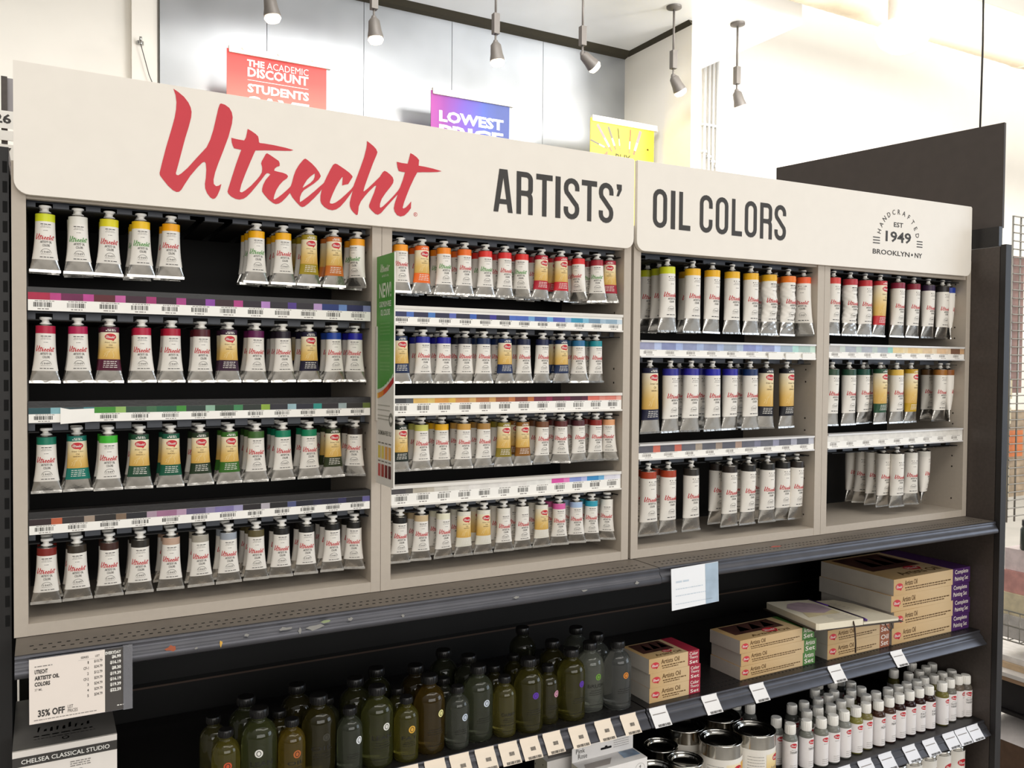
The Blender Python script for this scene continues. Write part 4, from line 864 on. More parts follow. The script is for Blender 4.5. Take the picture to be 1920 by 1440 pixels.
for i, p in enumerate(('$6.99', '$16.19', '$8.30', '$19.39', '$16.19', '$19.39', '$22.59')):
    v = .10 + .089 * i; put_text(b, p, dx(.60 - .068 * len(p)), dx(.60), sz(v + .06), sz(v), fn, 1, .04)
small_print(b, dx(.45), dx(.72), sz(.93), .0015, fn, 1, 4)
b.build('price_column', [m_signdark, WHITE], t)
b = MB(); b.box(X0 - .0925, X1 - .091, .0008, .0018, -.001, H_ + .001); b.box(dx(.68), X1 - .091, -.0022, -.0010, -.001, H_ + .003); b.build('clear_holder', mat('smoky_clear_plastic', 'b8b8be', .15, trans=.7, var=.02), t)

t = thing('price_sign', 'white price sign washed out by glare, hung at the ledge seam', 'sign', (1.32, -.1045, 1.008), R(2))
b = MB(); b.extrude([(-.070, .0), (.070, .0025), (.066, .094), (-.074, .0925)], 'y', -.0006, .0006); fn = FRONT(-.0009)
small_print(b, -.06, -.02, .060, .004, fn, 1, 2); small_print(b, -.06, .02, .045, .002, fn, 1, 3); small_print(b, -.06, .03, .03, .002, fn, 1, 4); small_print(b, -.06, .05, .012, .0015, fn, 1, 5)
b.build('price_card', [mat('glossy_white_card', 'f6f8fb', .12, coat=.6, var=.01), mat('glare_washed_print', 'c9d4de', .4)], t)  # glare painted in: print coloured nearly as pale as the card
b = MB(); b.add([fn(.030, .002), fn(.0695, .0028), fn(.0657, .0935), (.026, -.0009, .093)], [(0, 1, 2, 3)]); b.build('price_column', mat('glare_blue_column', 'a9bccd', .12, coat=.6, var=.1), t)  # price column coloured pale blue to carry the glare

# green flag sign standing out from the post between the left cabinets
t = thing('flag_sign', 'green and white flag sign standing out between the two left cabinets', 'sign', (.606, -.002, 1.317))
HF, WF = .433, .092
b = MB(); b.box(-.0012, .0012, -WF, 0, 0, HF); b.build('sign_card', mat('sign_card_white', 'e6e2da', .45, var=.02), t)
ff_ = lambda o: (lambda u, v: (-.0012 - o, -u * WF, v * HF))
b = MB(); f1 = ff_(.0002); f2 = ff_(.0004)
vs = [(0, 1), (0, .415)] + [(i / 10, .415 + .065 * (i / 10) ** 1.7) for i in range(1, 11)] + [(1, 1)]
b.flat(vs, [tuple(range(len(vs)))], f1, 0)
for i, mi in enumerate((2, 3, 3, 4, 4, 5, 5)):
    u0 = i / 7; u1 = (i + 1) / 7
    def lo(u): return .375 + .075 * u ** 1.7
    def hi(u): return .398 + .078 * u ** 1.7
    b.add([f2(u0, lo(u0)), f2(u1, lo(u1)), f2(u1, hi(u1)), f2(u0, hi(u0))], [(0, 1, 2, 3)], mi)
    b.add([f2(u0 + .02, hi(u0) + .002), f2(u1 - .03, hi(u1) + .002), f2(u1 - .03, hi(u1) + .014), f2(u0 + .02, hi(u0) + .014)], [(0, 1, 2, 3)], 1)
put_script(b, .22, .78, .925, .965, f2, 1); put_text(b, 'ARTISTS OIL', .3, .7, .905, .914, f2, 1)
put_text(b, 'NEW!', .16, .84, .815, .88, f2, 1, .02); put_text(b, 'CADMIUM-FREE', .16, .84, .775, .80, f2, 1, .02); put_text(b, 'OIL COLORS', .24, .78, .738, .765, f2, 1, .02)
for v in (.70, .685, .67, .655, .62, .605, .59, .575, .56, .53, .515, .50): small_print(b, .22, .78, v, .006, f2, 6, int(v * 1000))
for v, k in ((.345, 8), (.325, 9), (.30, 10), (.285, 11)): small_print(b, .08, .80, v, .005, f2, 14, k)
v2, f_ = stroke([(.85 + .10 * math.cos(R(a)), .29 + .021 * math.sin(R(a))) for a in range(0, 360, 30)], .016, True); b.flat(v2, f_, f2, 7)
put_text(b, 'CADMIUM-FREE OILS', .12, .88, .218, .238, f2, 7, .02)
for i in range(4):
    for r_, (v0, v1) in enumerate(((.115, .17), (.035, .09))):
        u = .12 + .2 * i; quad2(b, u, u + .15, v0, v1, f2, (8, 8, 9, 9, 10, 11, 12, 13)[i + 4 * r_]); small_print(b, u, u + .15, v1 + .01, .006, f2, 7, i)
b.build('printing', [mat('sign_green', '4e9a3c', .45, var=.03), mat('sign_pale_print', 'dfe8d4', .5), mat('fan_yellow', 'e3b43c', .5), mat('fan_orange', 'e58a34', .5), mat('fan_red_orange', 'd8542c', .5), mat('fan_red', 'b8282a', .5), mat('sign_faint_green_print', '78b066', .5), mat('sign_grey_print', '7c7a70', .5), mat('patch_yellow', 'dcc65a', .5), mat('patch_orange', 'dda04c', .5), mat('patch_rose', 'c85a54', .5), mat('patch_red', 'a03830', .5), mat('patch_deep_red', '7a2420', .5), mat('patch_maroon', '5a1c1a', .5), mat('sign_light_grey_print', 'b5b2a8', .5)], t)
b = MB(); b.box(-.004, .004, -.006, .0015, .12, .30); b.build('clip', mat('sign_clip_plastic', 'c8c2b8', .4), t)

# ================================================================== glass oil bottles
GLASS = mat('tinted_bottle_glass', 'ffffff', .03, trans=.90, var=.05, ior=1.42, objcol=True)
CAPB = mat('black_phenolic_cap', '121111', .35)
INKB = mat('bottle_print', '1c1a14', .5)


def bottle_meshes(r, h):
    b = MB(); b.lathe([(r * .80, 0), (r * .97, .003), (r, .008), (r, h * .66), (r * .985, h * .70), (r * .93, h * .745), (r * .82, h * .785), (r * .66, h * .82), (r * .50, h * .845), (r * .43, h * .86), (r * .43, h * .885), (r * .48, h * .89), (r * .48, h * .897), (r * .42, h * .90)], 26)
    g = b.build('glass_bottle', GLASS)
    b = MB(); b.lathe([(r * .50, h * .899), (r * .52, h * .905), (r * .52, h * .988), (r * .48, h)], 22)
    for i in range(22):
        a = 2 * math.pi * i / 22; b.lathe([(.0006, h * .908), (.0006, h * .98)], 4, cx=r * .52 * math.cos(a), cy=r * .52 * math.sin(a))
    c = b.build('cap', CAPB)
    return g, c


def CYL(r): return lambda u, v: (r * math.sin(u / r), -r * math.cos(u / r), v)


BD = {'L': (.0312, .150), 'M': (.0242, .122)}
BMESH = {k: bottle_meshes(*v) for k, v in BD.items()}
STICK = ['c2502c', 'e8e6de', 'b0602c', '3a382c', 'e4e6e8', 'e2e0d8', 'd9a63a', 'e8e29a', 'c6d0de', 'ccd4de', None, '5a2f9e', 'd99ab0', '5a2f9e', '6f9e3c', 'd8862e']
STN = ['red', 'white', 'rust', 'dark', 'white', 'silver white', 'gold', 'pale yellow', 'pale blue', 'bluish white', 'no', 'purple', 'pink', 'purple', 'green', 'orange']
TXT = {1: 'LEAN', 2: 'OIL', 3: 'OIL', 5: 'LEAN', 6: 'FAT', 10: 'DAMAR', 14: 'BRUSH'}
PAL = {0: 'pale yellow', 1: 'olive', 2: 'amber', 3: 'dark amber', 4: 'greyish', 5: 'olive', 6: 'yellow', 7: 'amber', 8: 'greyish', 9: 'grey green', 10: 'yellow', 11: 'olive', 12: 'brown olive', 13: 'olive', 14: 'clear', 15: 'grey clear'}
nfront = 0
for i, (x, y, s, hx) in enumerate(OIL_BOTTLES):
    r, h = BD[s]; big = 'large' if s == 'L' else 'small'
    if i < 16:
        lab = '%s %s glass bottle with %s sticker, %s from left in the front row' % (big, PAL[i], STN[i], word_band(i))
    else: lab = 'glass bottle behind'
    t = thing('oil_bottle', lab, 'bottle', (x, y, .776), R(random.uniform(-8, 8)), 'glass oil bottles on the left shelf')
    if i >= 16:
        j = min(range(16), key=lambda q: (OIL_BOTTLES[q][0] - x) ** 2 + (OIL_BOTTLES[q][1] - y) ** 2); t['near'] = j
    for n, o in zip(('glass_bottle', 'cap'), BMESH[s]):
        c = bpy.data.objects.new(n, o.data); COL.objects.link(c); c.parent = t
        if n == 'glass_bottle': c.color = (*[q * .95 for q in lin(hx)], 1)
    if i < 16:
        b = MB(); fn = CYL(r + .0003); f2 = CYL(r + .0005); z0 = h * .53; mats = [INKB, INKB]
        small_print(b, -r * .4, r * .5, h * .33, .0012, fn, 0, i); small_print(b, -r * .5, r * .6, h * .30, .0012, fn, 0, i + 9); small_print(b, -r * .5, r * .6, h * .27, .001, fn, 0, i + 19); small_print(b, -r * .5, r * .6, h * .12, .001, fn, 0, i + 29)
        if i in TXT: put_text(b, TXT[i], -r * .62, r * .72, h * .375, h * .43, fn, 0, .01)
        if i in (10, 0, 2): small_print(b, -r * .8, r * .9, h * .22, .0012, fn, 0, i)
        b.build('printing', INKB, t)
        if STICK[i]:
            b = MB(); u = (0, -.004, .003, .010, .012, .010, .006, .014, .010, .006, 0, .004, .010, .006, .006, .004)[i]
            disc2(b, u, z0, .0072, .0072, fn, 0, 18); v2, f_ = stroke([(u + .0038 * math.cos(R(a)), z0 + .0045 * math.sin(R(a))) for a in range(0, 360, 40)], .0012, True); b.flat(v2, f_, f2, 1)
            b.build('sticker', [mat('sticker_' + STICK[i], STICK[i], .5), INKB if i not in (11, 13) else mat('sticker_violet', '3c1f78', .5)], t, label='round %s sticker' % STN[i])
for o in list(COL.objects):
    if o.parent is None and o.name.split('.')[0] in ('glass_bottle', 'cap'): bpy.data.objects.remove(o)
near = {}
for o in COL.objects:
    if o.name.startswith('oil_bottle') and 'near' in o: near.setdefault(o['near'], []).append(o)
for j, lst in near.items():
    lst.sort(key=lambda o: o.location.y)
    for q, o in enumerate(lst):
        big = 'large' if abs(o.children[0].dimensions.z - BD['L'][1] * .90) < .012 else 'small'
        o['label'] = '%s black-capped glass bottle, %s behind the %s front-row oil bottle' % (big, ('nearest', 'second nearest', 'third nearest', 'fourth nearest', 'fifth nearest')[q], word_band(j)); del o['near']

# ================================================================== boxed sets
CART = ramp_mat('carton_tan_print', [(0, 'bf9a66'), (.4, 'c9a878'), (1, 'd2b68c')], axis='X', rough=.45, noise=.3)
CARTW = mat('carton_grey_side', 'b9b2a8', .55, var=.04)
TOPART = mat('carton_top_art', 'b08a4c', .45, var=.3, scale=18)
TOPDK = mat('carton_top_dark_art', '4a2c26', .45, var=.4, scale=25)


def paint_set(w, d, h, loc, end_hex, end_w, words, label, group, rz, endname, big=False):
    t = thing('boxed_paint_set', label, 'boxed paint set', loc, rz, group)
    xe = w / 2 - end_w
    b = MB(); b.box(-w / 2, xe, 0, d, 0, h, 0)
    b.add([(-w / 2 - .0003, 0, 0), (-w / 2 - .0003, d, 0), (-w / 2 - .0003, d, h), (-w / 2 - .0003, 0, h)], [(0, 3, 2, 1)], 1)
    b.build('carton', [CART, CARTW], t)
    b = MB(); b.box(xe, w / 2, 0, d, 0, h, 0); b.build('end_band', mat('band_' + end_hex, end_hex, .45, var=.05), t, label='%s end band' % endname)
    b = MB(); fn = FRONT(-.0004); f2 = FRONT(-.0007); k = h / .034
    L_ = min(.0235 * k, w * .16)
    palette_logo(b, -w / 2 + .006 * k + L_ / 2, h * .52, L_, fn, f2, 0, 1)
    u = -w / 2 + .012 * k + L_
    put_text(b, 'Artists Oil', u, u + h * 1.6 * (1.0 if not big else .75), h * .52, h * .84, fn, 2, .01)
    small_print(b, u + .002, xe - .01, h * .34, h * .07, fn, 2, 3); small_print(b, u + .004, xe - .03, h * .20, h * .06, fn, 2, 4)
    n = len(words)
    for i, wd in enumerate(words):
        vt = h * (.92 - i * .88 / n); put_text(b, wd, xe + end_w * .12, xe + end_w * .88, vt - h * .70 / n, vt, fn, 1, .01)
    ft = lambda u_, v_: (u_, v_, h + .0004)
    b.add([ft(-w * .42, d * .35), ft(xe * .7, d * .35), ft(xe * .7, d * .95), ft(-w * .42, d * .95)], [(0, 1, 2, 3)], 3)
    for i in range(3): b.add([ft(-w * .3 + i * w * .16, d * .5), ft(-w * .16 + i * w * .16, d * .5), ft(-w * .2 + i * w * .16, d * .9)], [(0, 1, 2)], 4)
    ft2 = lambda u_, v_: (u_, v_, h + .0007)
    palette_logo(b, 0, d * .28, w * .18, ft2, lambda u_, v_: (u_, v_, h + .0009), 0, 1)
    put_text(b, 'Artists Oil', -w * .3, w * .2, d * .08, d * .2, ft2, 2)
    b.build('printing', [mat('carton_red', 'c8323e', .5), mat('carton_white_ink', 'f0e6dc', .5), GOLDINK, TOPDK, mat('carton_top_pale_art', 'a79a94', .5, var=.2)], t)
    return t


pos = ('topmost', 'middle', 'bottom')
for i in range(3):
    paint_set(.150, .10, .0338, (1.3235 + (.003, -.001, 0)[i] * -1, -.034, .7763 + (2 - i) * .0341), 'a3283e', .034, ('Color', 'Theory', 'Set'), '%s tan oil paint box with crimson end, stack right of the bottles' % pos[i], 'crimson ended paint boxes', R((1.0, .5, 0)[i]), 'crimson')
    paint_set(.262, .105, .0325, (1.667 + (-.003, .003, 0)[i], -.022, .7763 + (2 - i) * .0328), '4f7d3e', .045, ('Artists', 'Set'), '%s tan oil paint box with green end, in the three-box stack' % pos[i], 'green ended paint boxes', R((.8, 0, .4)[i]), 'green')
for i in range(2):
    paint_set(.245, .12, .0382, (1.966, -.022, .7763 + (1 - i) * .0386), '9a5a3c', .04, ('Oil', 'Set'), '%s tan oil paint box with brown end under the open notebook' % ('upper', 'lower')[i], 'brown ended paint boxes', 0, 'brown')
for i in range(4):
    paint_set(.345, .25, .0452, (2.2715 + (.003, -.004, .006, 0)[i], -.022, .7763 + (3 - i) * .0455), '4a2760', .082, ('Complete', 'Painting Set'), '%s big tan paint box with purple end, stack by the end panel' % ('topmost', 'second', 'third', 'bottom')[i], 'purple ended paint boxes', R((.3, -.3, .4, 0)[i]), 'purple', True)

# open notebook on the boxes
t = thing('open_notebook', 'open notebook with painted pages lying on the paint boxes', 'notebook', (1.93, .03, .850))
PAGE = mat('cream_page', 'e6dcc4', .6, var=.03)
def slab(ring, z0, z1, name, m, dzl=0., label=None):
    b = MB(); n = len(ring); vs = [(p[0] - 1.93, p[1] - .03, z0 - .850 + .074 * (1.93 - p[0])) for p in ring] + [(p[0] - 1.93, p[1] - .03, z1 - .850 + .074 * (1.93 - p[0])) for p in ring]
    b.add(vs, [tuple(range(n))[::-1], tuple(range(n, 2 * n))] + [(i, (i + 1) % n, (i + 1) % n + n, i + n) for i in range(n)]); return b.build(name, m, t)
LR = [(1.744, -.070), (1.752, -.0735), (1.925, -.066), (1.940, .130), (1.788, .138), (1.780, .132)]
RR = [(1.930, -.064), (2.074, -.060), (2.086, -.052), (2.086, .10), (2.062, .145), (1.945, .150)]
slab(LR, .8695, .886, 'left_page_block', PAGE, .021)
slab(RR, .8695, .8755, 'right_page_block', PAGE, 0)
b = MB(); b.box(-.19, .165, -.1035, .11, 0, .002); o = slab([(1.738, -.072), (2.089, -.064), (2.089, .148), (1.775, .140)], .8660, .8690, 'cover', mat('dark_notebook_cover', '3a3028', .5), .0215)
b = MB()
def wash(ring, z, mi, k):
    b.add([(p[0] - 1.93, p[1] - .03, z - .850 + .074 * (1.93 - p[0]) + .0002 * k) for p in ring], [tuple(range(len(ring)))], mi)
wash([(1.80, .02), (1.86, .00), (1.92, .03), (1.925, .09), (1.88, .115), (1.83, .105), (1.79, .07)], .886, 0, 1)
wash([(1.775, -.02), (1.84, -.01), (1.91, -.005), (1.92, .03), (1.86, .005), (1.80, .025)], .886, 2, 2)
for q in range(9):
    xq = 1.83 + .004 * (q % 3); yq = -.055 + q * .0065; wash([(xq, yq), (1.915 - .01 * (q % 2), yq + .002), (1.915 - .01 * (q % 2), yq + .0042), (xq, yq + .0022)], .886, 1, 1)
for q in range(12):
    xq = 1.955 + .004 * (q % 3); yq = .03 + q * .0075; wash([(xq, yq), (2.03 - .012 * (q % 2), yq + .001), (2.03 - .012 * (q % 2), yq + .0038), (xq, yq + .0026)], .8755, 1, 1)
b.build('painted_marks', [mat('page_mauve_paint', 'b8a0a8', .6, var=.15), mat('page_grey_writing', 'bdb4a8', .6, var=.2), mat('page_ochre_paint', 'd8c8a0', .6, var=.1)], t)
b = MB(); b.tube([(-.045, -.097, .036), (-.047, -.104, .022), (-.045, -.106, -.02), (-.043, -.1045, -.045)], .0022, 6); b.build('ribbon_marker', mat('brown_ribbon', '3a2a1e', .6), t)
b = MB(); b.tube([(.085, -.092, .010), (.088, -.10, -.002), (.10, -.1, -.010), (.112, -.097, -.002), (.113, -.09, .008)], .0015, 6); b.build('elastic_loop', INK, t)
t = thing('paint_marker', 'slim dark purple marker lying in the gutter of the open notebook', 'marker', (1.9385, -.055, .8808), R(-1))
b = MB(); b.tube([(0, 0, .0), (.006, .12, .0)], .0045, 12); b.build('barrel', mat('purple_black_barrel', '2a1f30', .4), t)
b = MB(); b.tube([(.006, .12, 0), (.0098, .195, 0)], [.0050, .0038], 12); b.tube([(.0, 0, 0), (-.0006, -.012, 0)], [.0045, .003], 12); b.build('cap', mat('purple_cap', '4a2a78', .4), t)

# ================================================================== cans, white-capped bottles, slim cans on the lower shelves
TIN = mat('tin_plate', 'c2bfb8', .16, metal=1.0, var=.06, scale=20)
LIDD = mat('dark_lid_paint', '1f1e1d', .25, metal=.6, var=.1)
def can_meshes(r, h):
    b = MB(); b.lathe([(r * .97, 0), (r, .002), (r, .004), (r * .985, .006), (r * .985, h - .006), (r * .995, h - .004), (r * 1.005, h - .002), (r, h), (r * .98, h + .0012), (r * .95, h + .0012), (r * .925, h), (r * .91, h - .002), (r * .90, h - .005)], 36, caps=False); b.lathe([(r * .9, .001), (0.0001, .0005)], 24, caps=False)
    body = b.build('can_body', TIN)
    b = MB(); b.lathe([(r * .915, h - .003), (r * .88, h - .0015), (r * .86, h - .003), (r * .845, h - .0065), (r * .82, h - .007), (r * .80, h - .0055), (r * .785, h - .0025), (r * .765, h - .0015), (r * .745, h - .003), (r * .73, h - .008), (r * .70, h - .009), (.0001, h - .009)], 36, 0, caps=False)
    lid = b.build('lid', TIN)
    b = MB(); fn = CYL(r * .985 + .0006); f2 = CYL(r * .985 + .0009); f3 = CYL(r * .985 + .0012); z0, z1 = .010, h * .74
    n = 36
    b.add([(math.sin(2 * math.pi * k / n) * (r * .985 + .0003), -math.cos(2 * math.pi * k / n) * (r * .985 + .0003), z) for z in (z0, z1) for k in range(n)], [(k, (k + 1) % n, (k + 1) % n + n, k + n) for k in range(n)], 0, True)
    m_ = 10
    for (ua, ub, za, zb, mi, f_) in ((-r * .25, r * 1.0, z0 + .002, z1 - .012, 1, fn), (r * .62, r * 1.0, z0 + .002, z1 - .012, 4, f2)):
        for i in range(m_):
            a0 = ua + (ub - ua) * i / m_; a1 = ua + (ub - ua) * (i + 1) / m_; quad2(b, a0, a1, za, zb, f_, mi)
    palette_logo(b, r * .38, z1 - .024, r * .5, f2, f3, 2, 0)
    for i in range(9): small_print(b, -r * 1.15, -r * .35, z0 + .006 + i * .0072, .0013, fn, 3, i)
    put_text(b, 'Artists Oil', r * .02, r * .75, z1 - .052, z1 - .042, f2, 3)
    lab = b.build('label', [TUBEPAPER, TAN, TRED, GREYINK, mat('can_gold_print', 'd39c3c', .45)])
    return body, lid, lab
CK = {'Q': (.0525, .124), 'P': (.0430, .100)}
CM = {k: can_meshes(*v) for k, v in CK.items()}
CLAB = ['quart paint can left of the white capped bottles, beside another quart can', 'quart paint can standing against the white capped bottles', 'small pint can in front, left of the quart cans', 'small pint can behind the front pint can', 'quart can at back between the pint cans and front quarts', 'quart can at back behind the two front quart cans', 'small pint can by the white boxes at the frame bottom']
for i, (x, y, s) in enumerate(CANS):
    t = thing('paint_can', 'silver ' + CLAB[i], 'can', (x, y, .515), R((-12, 4, -10, 8, 20, -30, 15)[i]), 'tins on the lower shelf')
    for n, o in zip(('can_body', 'lid', 'label'), CM[s]):
        c = bpy.data.objects.new(n, o.data); COL.objects.link(c); c.parent = t

PLAST = mat('clear_tinted_plastic_bottle', 'ffffff', .12, trans=.4, var=.05, ior=1.35, objcol=True)
WR, WH = .0185, .122
b = MB(); b.lathe([(WR * .85, 0), (WR, .003), (WR, WH * .685), (WR * .97, WH * .72), (WR * .82, WH * .765), (WR * .62, WH * .785), (WR * .6, WH * .81)], 22); WB0 = b.build('plastic_bottle', PLAST)
b = MB(); b.lathe([(WR * .70, WH * .795), (WR * .73, WH * .80), (WR * .71, WH * .985), (WR * .66, WH)], 20)
for i in range(20):
    a = 2 * math.pi * i / 20; b.lathe([(.0006, WH * .81), (.0006, WH * .975)], 4, cx=WR * .72 * math.cos(a), cy=WR * .72 * math.sin(a))
WB1 = b.build('cap', CAPW)
def wlabel(words):
    b = MB(); n = 26; z0, z1 = WH * .035, WH * .665; fn = CYL(WR + .0005); f2 = CYL(WR + .0008)
    b.add([(math.sin(2 * math.pi * k / n) * (WR + .0002), -math.cos(2 * math.pi * k / n) * (WR + .0002), z) for z in (z0, z1) for k in range(n)], [(k, (k + 1) % n, (k + 1) % n + n, k + n) for k in range(n)], 0, True)
    palette_logo(b, 0, z1 - .0095, WR * 1.05, fn, f2, 1, 0)
    small_print(b, -WR * .35, WR * .4, z1 - .021, .0011, fn, 3, 2)
    for i, wd in enumerate(words): put_text(b, wd, -WR * .55, WR * .6, z1 - .030 - i * .008, z1 - .024 - i * .008, fn, 2)
    for i in range(3): small_print(b, -WR * .5, WR * .6, z0 + .006 + i * .005, .0010, fn, 3, i + 7)
    return b.build('label', [mat('white_bottle_label', 'e9e4e2', .5, var=.01), TRED, TINK, GREYINK])
WLAB = {w: wlabel(w) for w in ((), ('THINNER',), ('TURPENTINE',), ('MEDIUM',), ('FAST', 'DRY'), ('GLOSS', 'VARNISH'))}
WTXT = {0: ('THINNER',), 1: ('TURPENTINE',), 7: ('MEDIUM',), 8: ('MEDIUM',), 11: ('FAST', 'DRY'), 12: ('FAST', 'DRY'), 14: ('GLOSS', 'VARNISH'), 16: ('GLOSS', 'VARNISH')}
WN = ['clear', 'clear', 'clear', 'clear', 'clear', 'pale yellow', 'pale yellow', 'brown', 'brown', 'dark brown', 'dark brown', 'dark brown', 'dark brown', 'yellow', 'clear', 'greyish', 'greyish']
SMALL_BOTTLES[33:52] = sorted(SMALL_BOTTLES[33:52], key=lambda q: (q[0] - .0405) / (q[1] + 1.565))
SMALL_BOTTLES[17:33] = sorted(SMALL_BOTTLES[17:33], key=lambda q: (q[0] - .0405) / (q[1] + 1.565))
for i, (x, y, hx) in enumerate(SMALL_BOTTLES):
    if i < 17: lab = 'white capped %s bottle with white label, %s from left along the front row' % (WN[i], word_band(i))
    elif i < 33: lab = 'white capped bottle standing in the second row, %s from left' % word_band(i - 17)
    elif i < 52: lab = 'white capped bottle standing in the back rows, %s from left' % word_band(i - 33)
    else: lab = 'white capped grey bottle behind the quart cans, %s one' % ('nearer', 'farther')[i - 52]
    t = thing('small_bottle', lab, 'bottle', (x, y, .515), R(random.uniform(-22, 14)), 'white capped bottles on the lower shelf')
    for n, o in (('plastic_bottle', WB0), ('cap', WB1), ('label', WLAB[WTXT.get(i, ())])):
        c = bpy.data.objects.new(n, o.data); COL.objects.link(c); c.parent = t
        if n == 'plastic_bottle': c.color = (*lin(hx), 1)

SR, SH = .029, .190
b = MB(); b.lathe([(SR * .96, 0), (SR, .003), (SR, SH * .90), (SR * .96, SH * .915), (SR * .99, SH * .93), (SR * .97, SH * .945), (SR * .78, SH * .97), (SR * .60, SH * .98)], 26); S0 = b.build('can_body', TIN)
b = MB(); b.lathe([(SR * .58, SH * .975), (SR * .58, SH * .985), (SR * .5, SH)], 20); S1 = b.build('cap', mat('grey_can_cap', 'a9a6a0', .4))
b = MB(); n = 28; fn = CYL(SR + .0006); f2 = CYL(SR + .0009)
b.add([(math.sin(2 * math.pi * k / n) * (SR + .0003), -math.cos(2 * math.pi * k / n) * (SR + .0003), z) for z in (.008, SH * .89) for k in range(n)], [(k, (k + 1) % n, (k + 1) % n + n, k + n) for k in range(n)], 0, True)
palette_logo(b, 0, SH * .72, SR * 1.15, fn, f2, 1, 0)
for i in range(5): small_print(b, -SR * .5, SR * .6, SH * .5 - i * .008, .0014, fn, 2, i)
S2 = b.build('label', [TUBEPAPER, TRED, GREYINK])
for i, x in enumerate((2.127, 2.192, 2.257, 2.322, 2.387)):
    t = thing('slim_can', 'slim pale can with red oval logo under the lower shelf, %s from left' % word_band(i), 'can', (x, -.022, .26), R((8, -6, 12, 4, -4)[i]), 'slim cans on the bottom shelf')
    for n, o in (('can_body', S0), ('cap', S1), ('label', S2)):
        c = bpy.data.objects.new(n, o.data); COL.objects.link(c); c.parent = t
for o in list(COL.objects):
    if o.parent is None and o.type == 'MESH' and o.name.split('.')[0] in ('can_body', 'lid', 'label', 'plastic_bottle', 'cap'): bpy.data.objects.remove(o)

# white hang-tab boxes
m_wbox = mat('white_gloss_box', 'eeeae6', .4, var=.02)
for k, (x0, x1, y, zt, nm) in enumerate(((1.065, 1.232, -.050, .664, 'white hang-tab box with handwritten name at the front of the lower shelf'), (1.020, 1.187, .035, .664, 'white hang-tab box standing behind the front hang-tab box'))):
    w = (x1 - x0) / 2; t = thing('hang_tab_box', nm, 'box', ((x0 + x1) / 2, y, .515), 0, 'white hang-tab boxes')
    h = zt - .515
    b = MB(); b.box(-w, w, 0, .055, 0, h); b.build('carton', m_wbox, t)
    b = MB(); b.add([(-w - .0004, 0, 0), (-w - .0004, .055, 0), (-w - .0004, .055, h), (-w - .0004, 0, h)], [(0, 3, 2, 1)], 0)
    rn = random.Random(k)
    for i in range(26):
        yy = rn.uniform(.006, .05); zz = rn.uniform(.01, h - .01); b.add([(-w - .0008, yy, zz), (-w - .0008, yy + .003, zz + .004), (-w - .0008, yy - .001, zz + .006)], [(0, 1, 2), (2, 1, 0)], 1 + i % 2)
    b.build('speckled_side', [mat('cream_speckle_side', 'd9d2bc', .5), mat('speckle_brown', '6a4a38', .6), mat('speckle_rose', '9a6a5a', .6)], t)
    ring = [(-w, h), (w, h), (w, h + .030), (w - .006, h + .036), (-w + .006, h + .036), (-w, h + .030)]
    b = MB(); b.extrude(ring, 'y', .0535, .0548); fn = FRONT(.0530)
    pts = [(-.014, .013), (.014, .013), (.0155, .0155), (.014, .018), (.004, .018), (.0025, .021), (-.0025, .021), (-.004, .018), (-.014, .018), (-.0155, .0155)]
    vs, fs = ring_tris([[(p[0] + .008, p[1] + h) for p in pts]]); b.flat(vs, orient(vs, fs), fn, 1)
    put_text(b, 'Pink', -w + .010, -w + .034, h + .018, h + .028, fn, 2); put_text(b, 'Rose', -w + .016, -w + .040, h + .005, h + .016, fn, 2)
    for i in range(4): small_print(b, w - .055, w - .012, h + .012 + i * .005, .0011, fn, 3, i)
    b.build('hang_tab', [m_wbox, HOLE, INK, GREYINK], t)
    b = MB(); fn = FRONT(-.0004)
    b.add([fn(-w + .04, 0), fn(w - .035, 0), fn(w - .035, h - .045), fn(-w + .05, h - .045)], [(0, 1, 2, 3)], 0)
    v2, f_ = stroke([(w - .020 + .013 * math.cos(R(a)), h - .022 + .013 * math.sin(R(a))) for a in range(0, 360, 24)], .0006, True); b.flat(v2, f_, fn, 1)
    put_text(b, '4', w - .0225, w - .0175, h - .021, h - .013, fn, 2); put_text(b, 'oz', w - .0245, w - .0155, h - .030, h - .025, fn, 1)
    ft = lambda u, v: (u, v, h + .0004)
    b.add([ft(-w + .01, .012), ft(-.01, .012), ft(.01, .035), ft(-w + .02, .035)], [(0, 1, 2, 3)], 3); b.add([ft(w - .05, .02), ft(w - .004, .02), ft(w - .004, .05), ft(w - .045, .05)], [(0, 1, 2, 3)], 4)
    b.build('printing', [mat('box_dark_window', '33302d', .3), GREYINK, INK, mat('box_grey_print', 'a59c96', .5), mat('box_blue_picture', '8aa0b8', .5, var=.4, scale=30)], t)

# classical studio carton at the lower left
t = thing('display_carton', 'grey and white studio carton with black lettered band behind the price sign', 'box', (.0715, -.056, .7763))
w, h, d = .0735, .1655, .225
b = MB(); b.box(-w, w, 0, d, 0, h); b.build('carton', mat('studio_carton_white', 'ece5dd', .5, var=.02), t)
b = MB(); ft = lambda u, v: (u, v, h + .0005)
b.add([ft(-w, .004), ft(w, .004), ft(w, d), ft(-w, d)], [(0, 1, 2, 3)]); rn = random.Random(2)
for i in range(9):
    x = -.040 + i * .009; hh = rn.uniform(.008, .022); y0 = .062 + rn.uniform(-.003, .003); b.add([ft(x, y0), ft(x + rn.uniform(.002, .0055), y0), ft(x + .0045, y0 + hh), ft(x + .001, y0 + hh * .9)], [(0, 1, 2, 3)], 1)
small_print(b, -.045, .04, .045, .004, ft, 1, 3); small_print(b, -.045, .045, .035, .002, ft, 1, 4); v2, f_ = stroke([(.0045 * math.cos(R(a)), .024 + .0055 * math.sin(R(a))) for a in range(0, 360, 40)], .0018, True); b.flat(v2, f_, ft, 1)
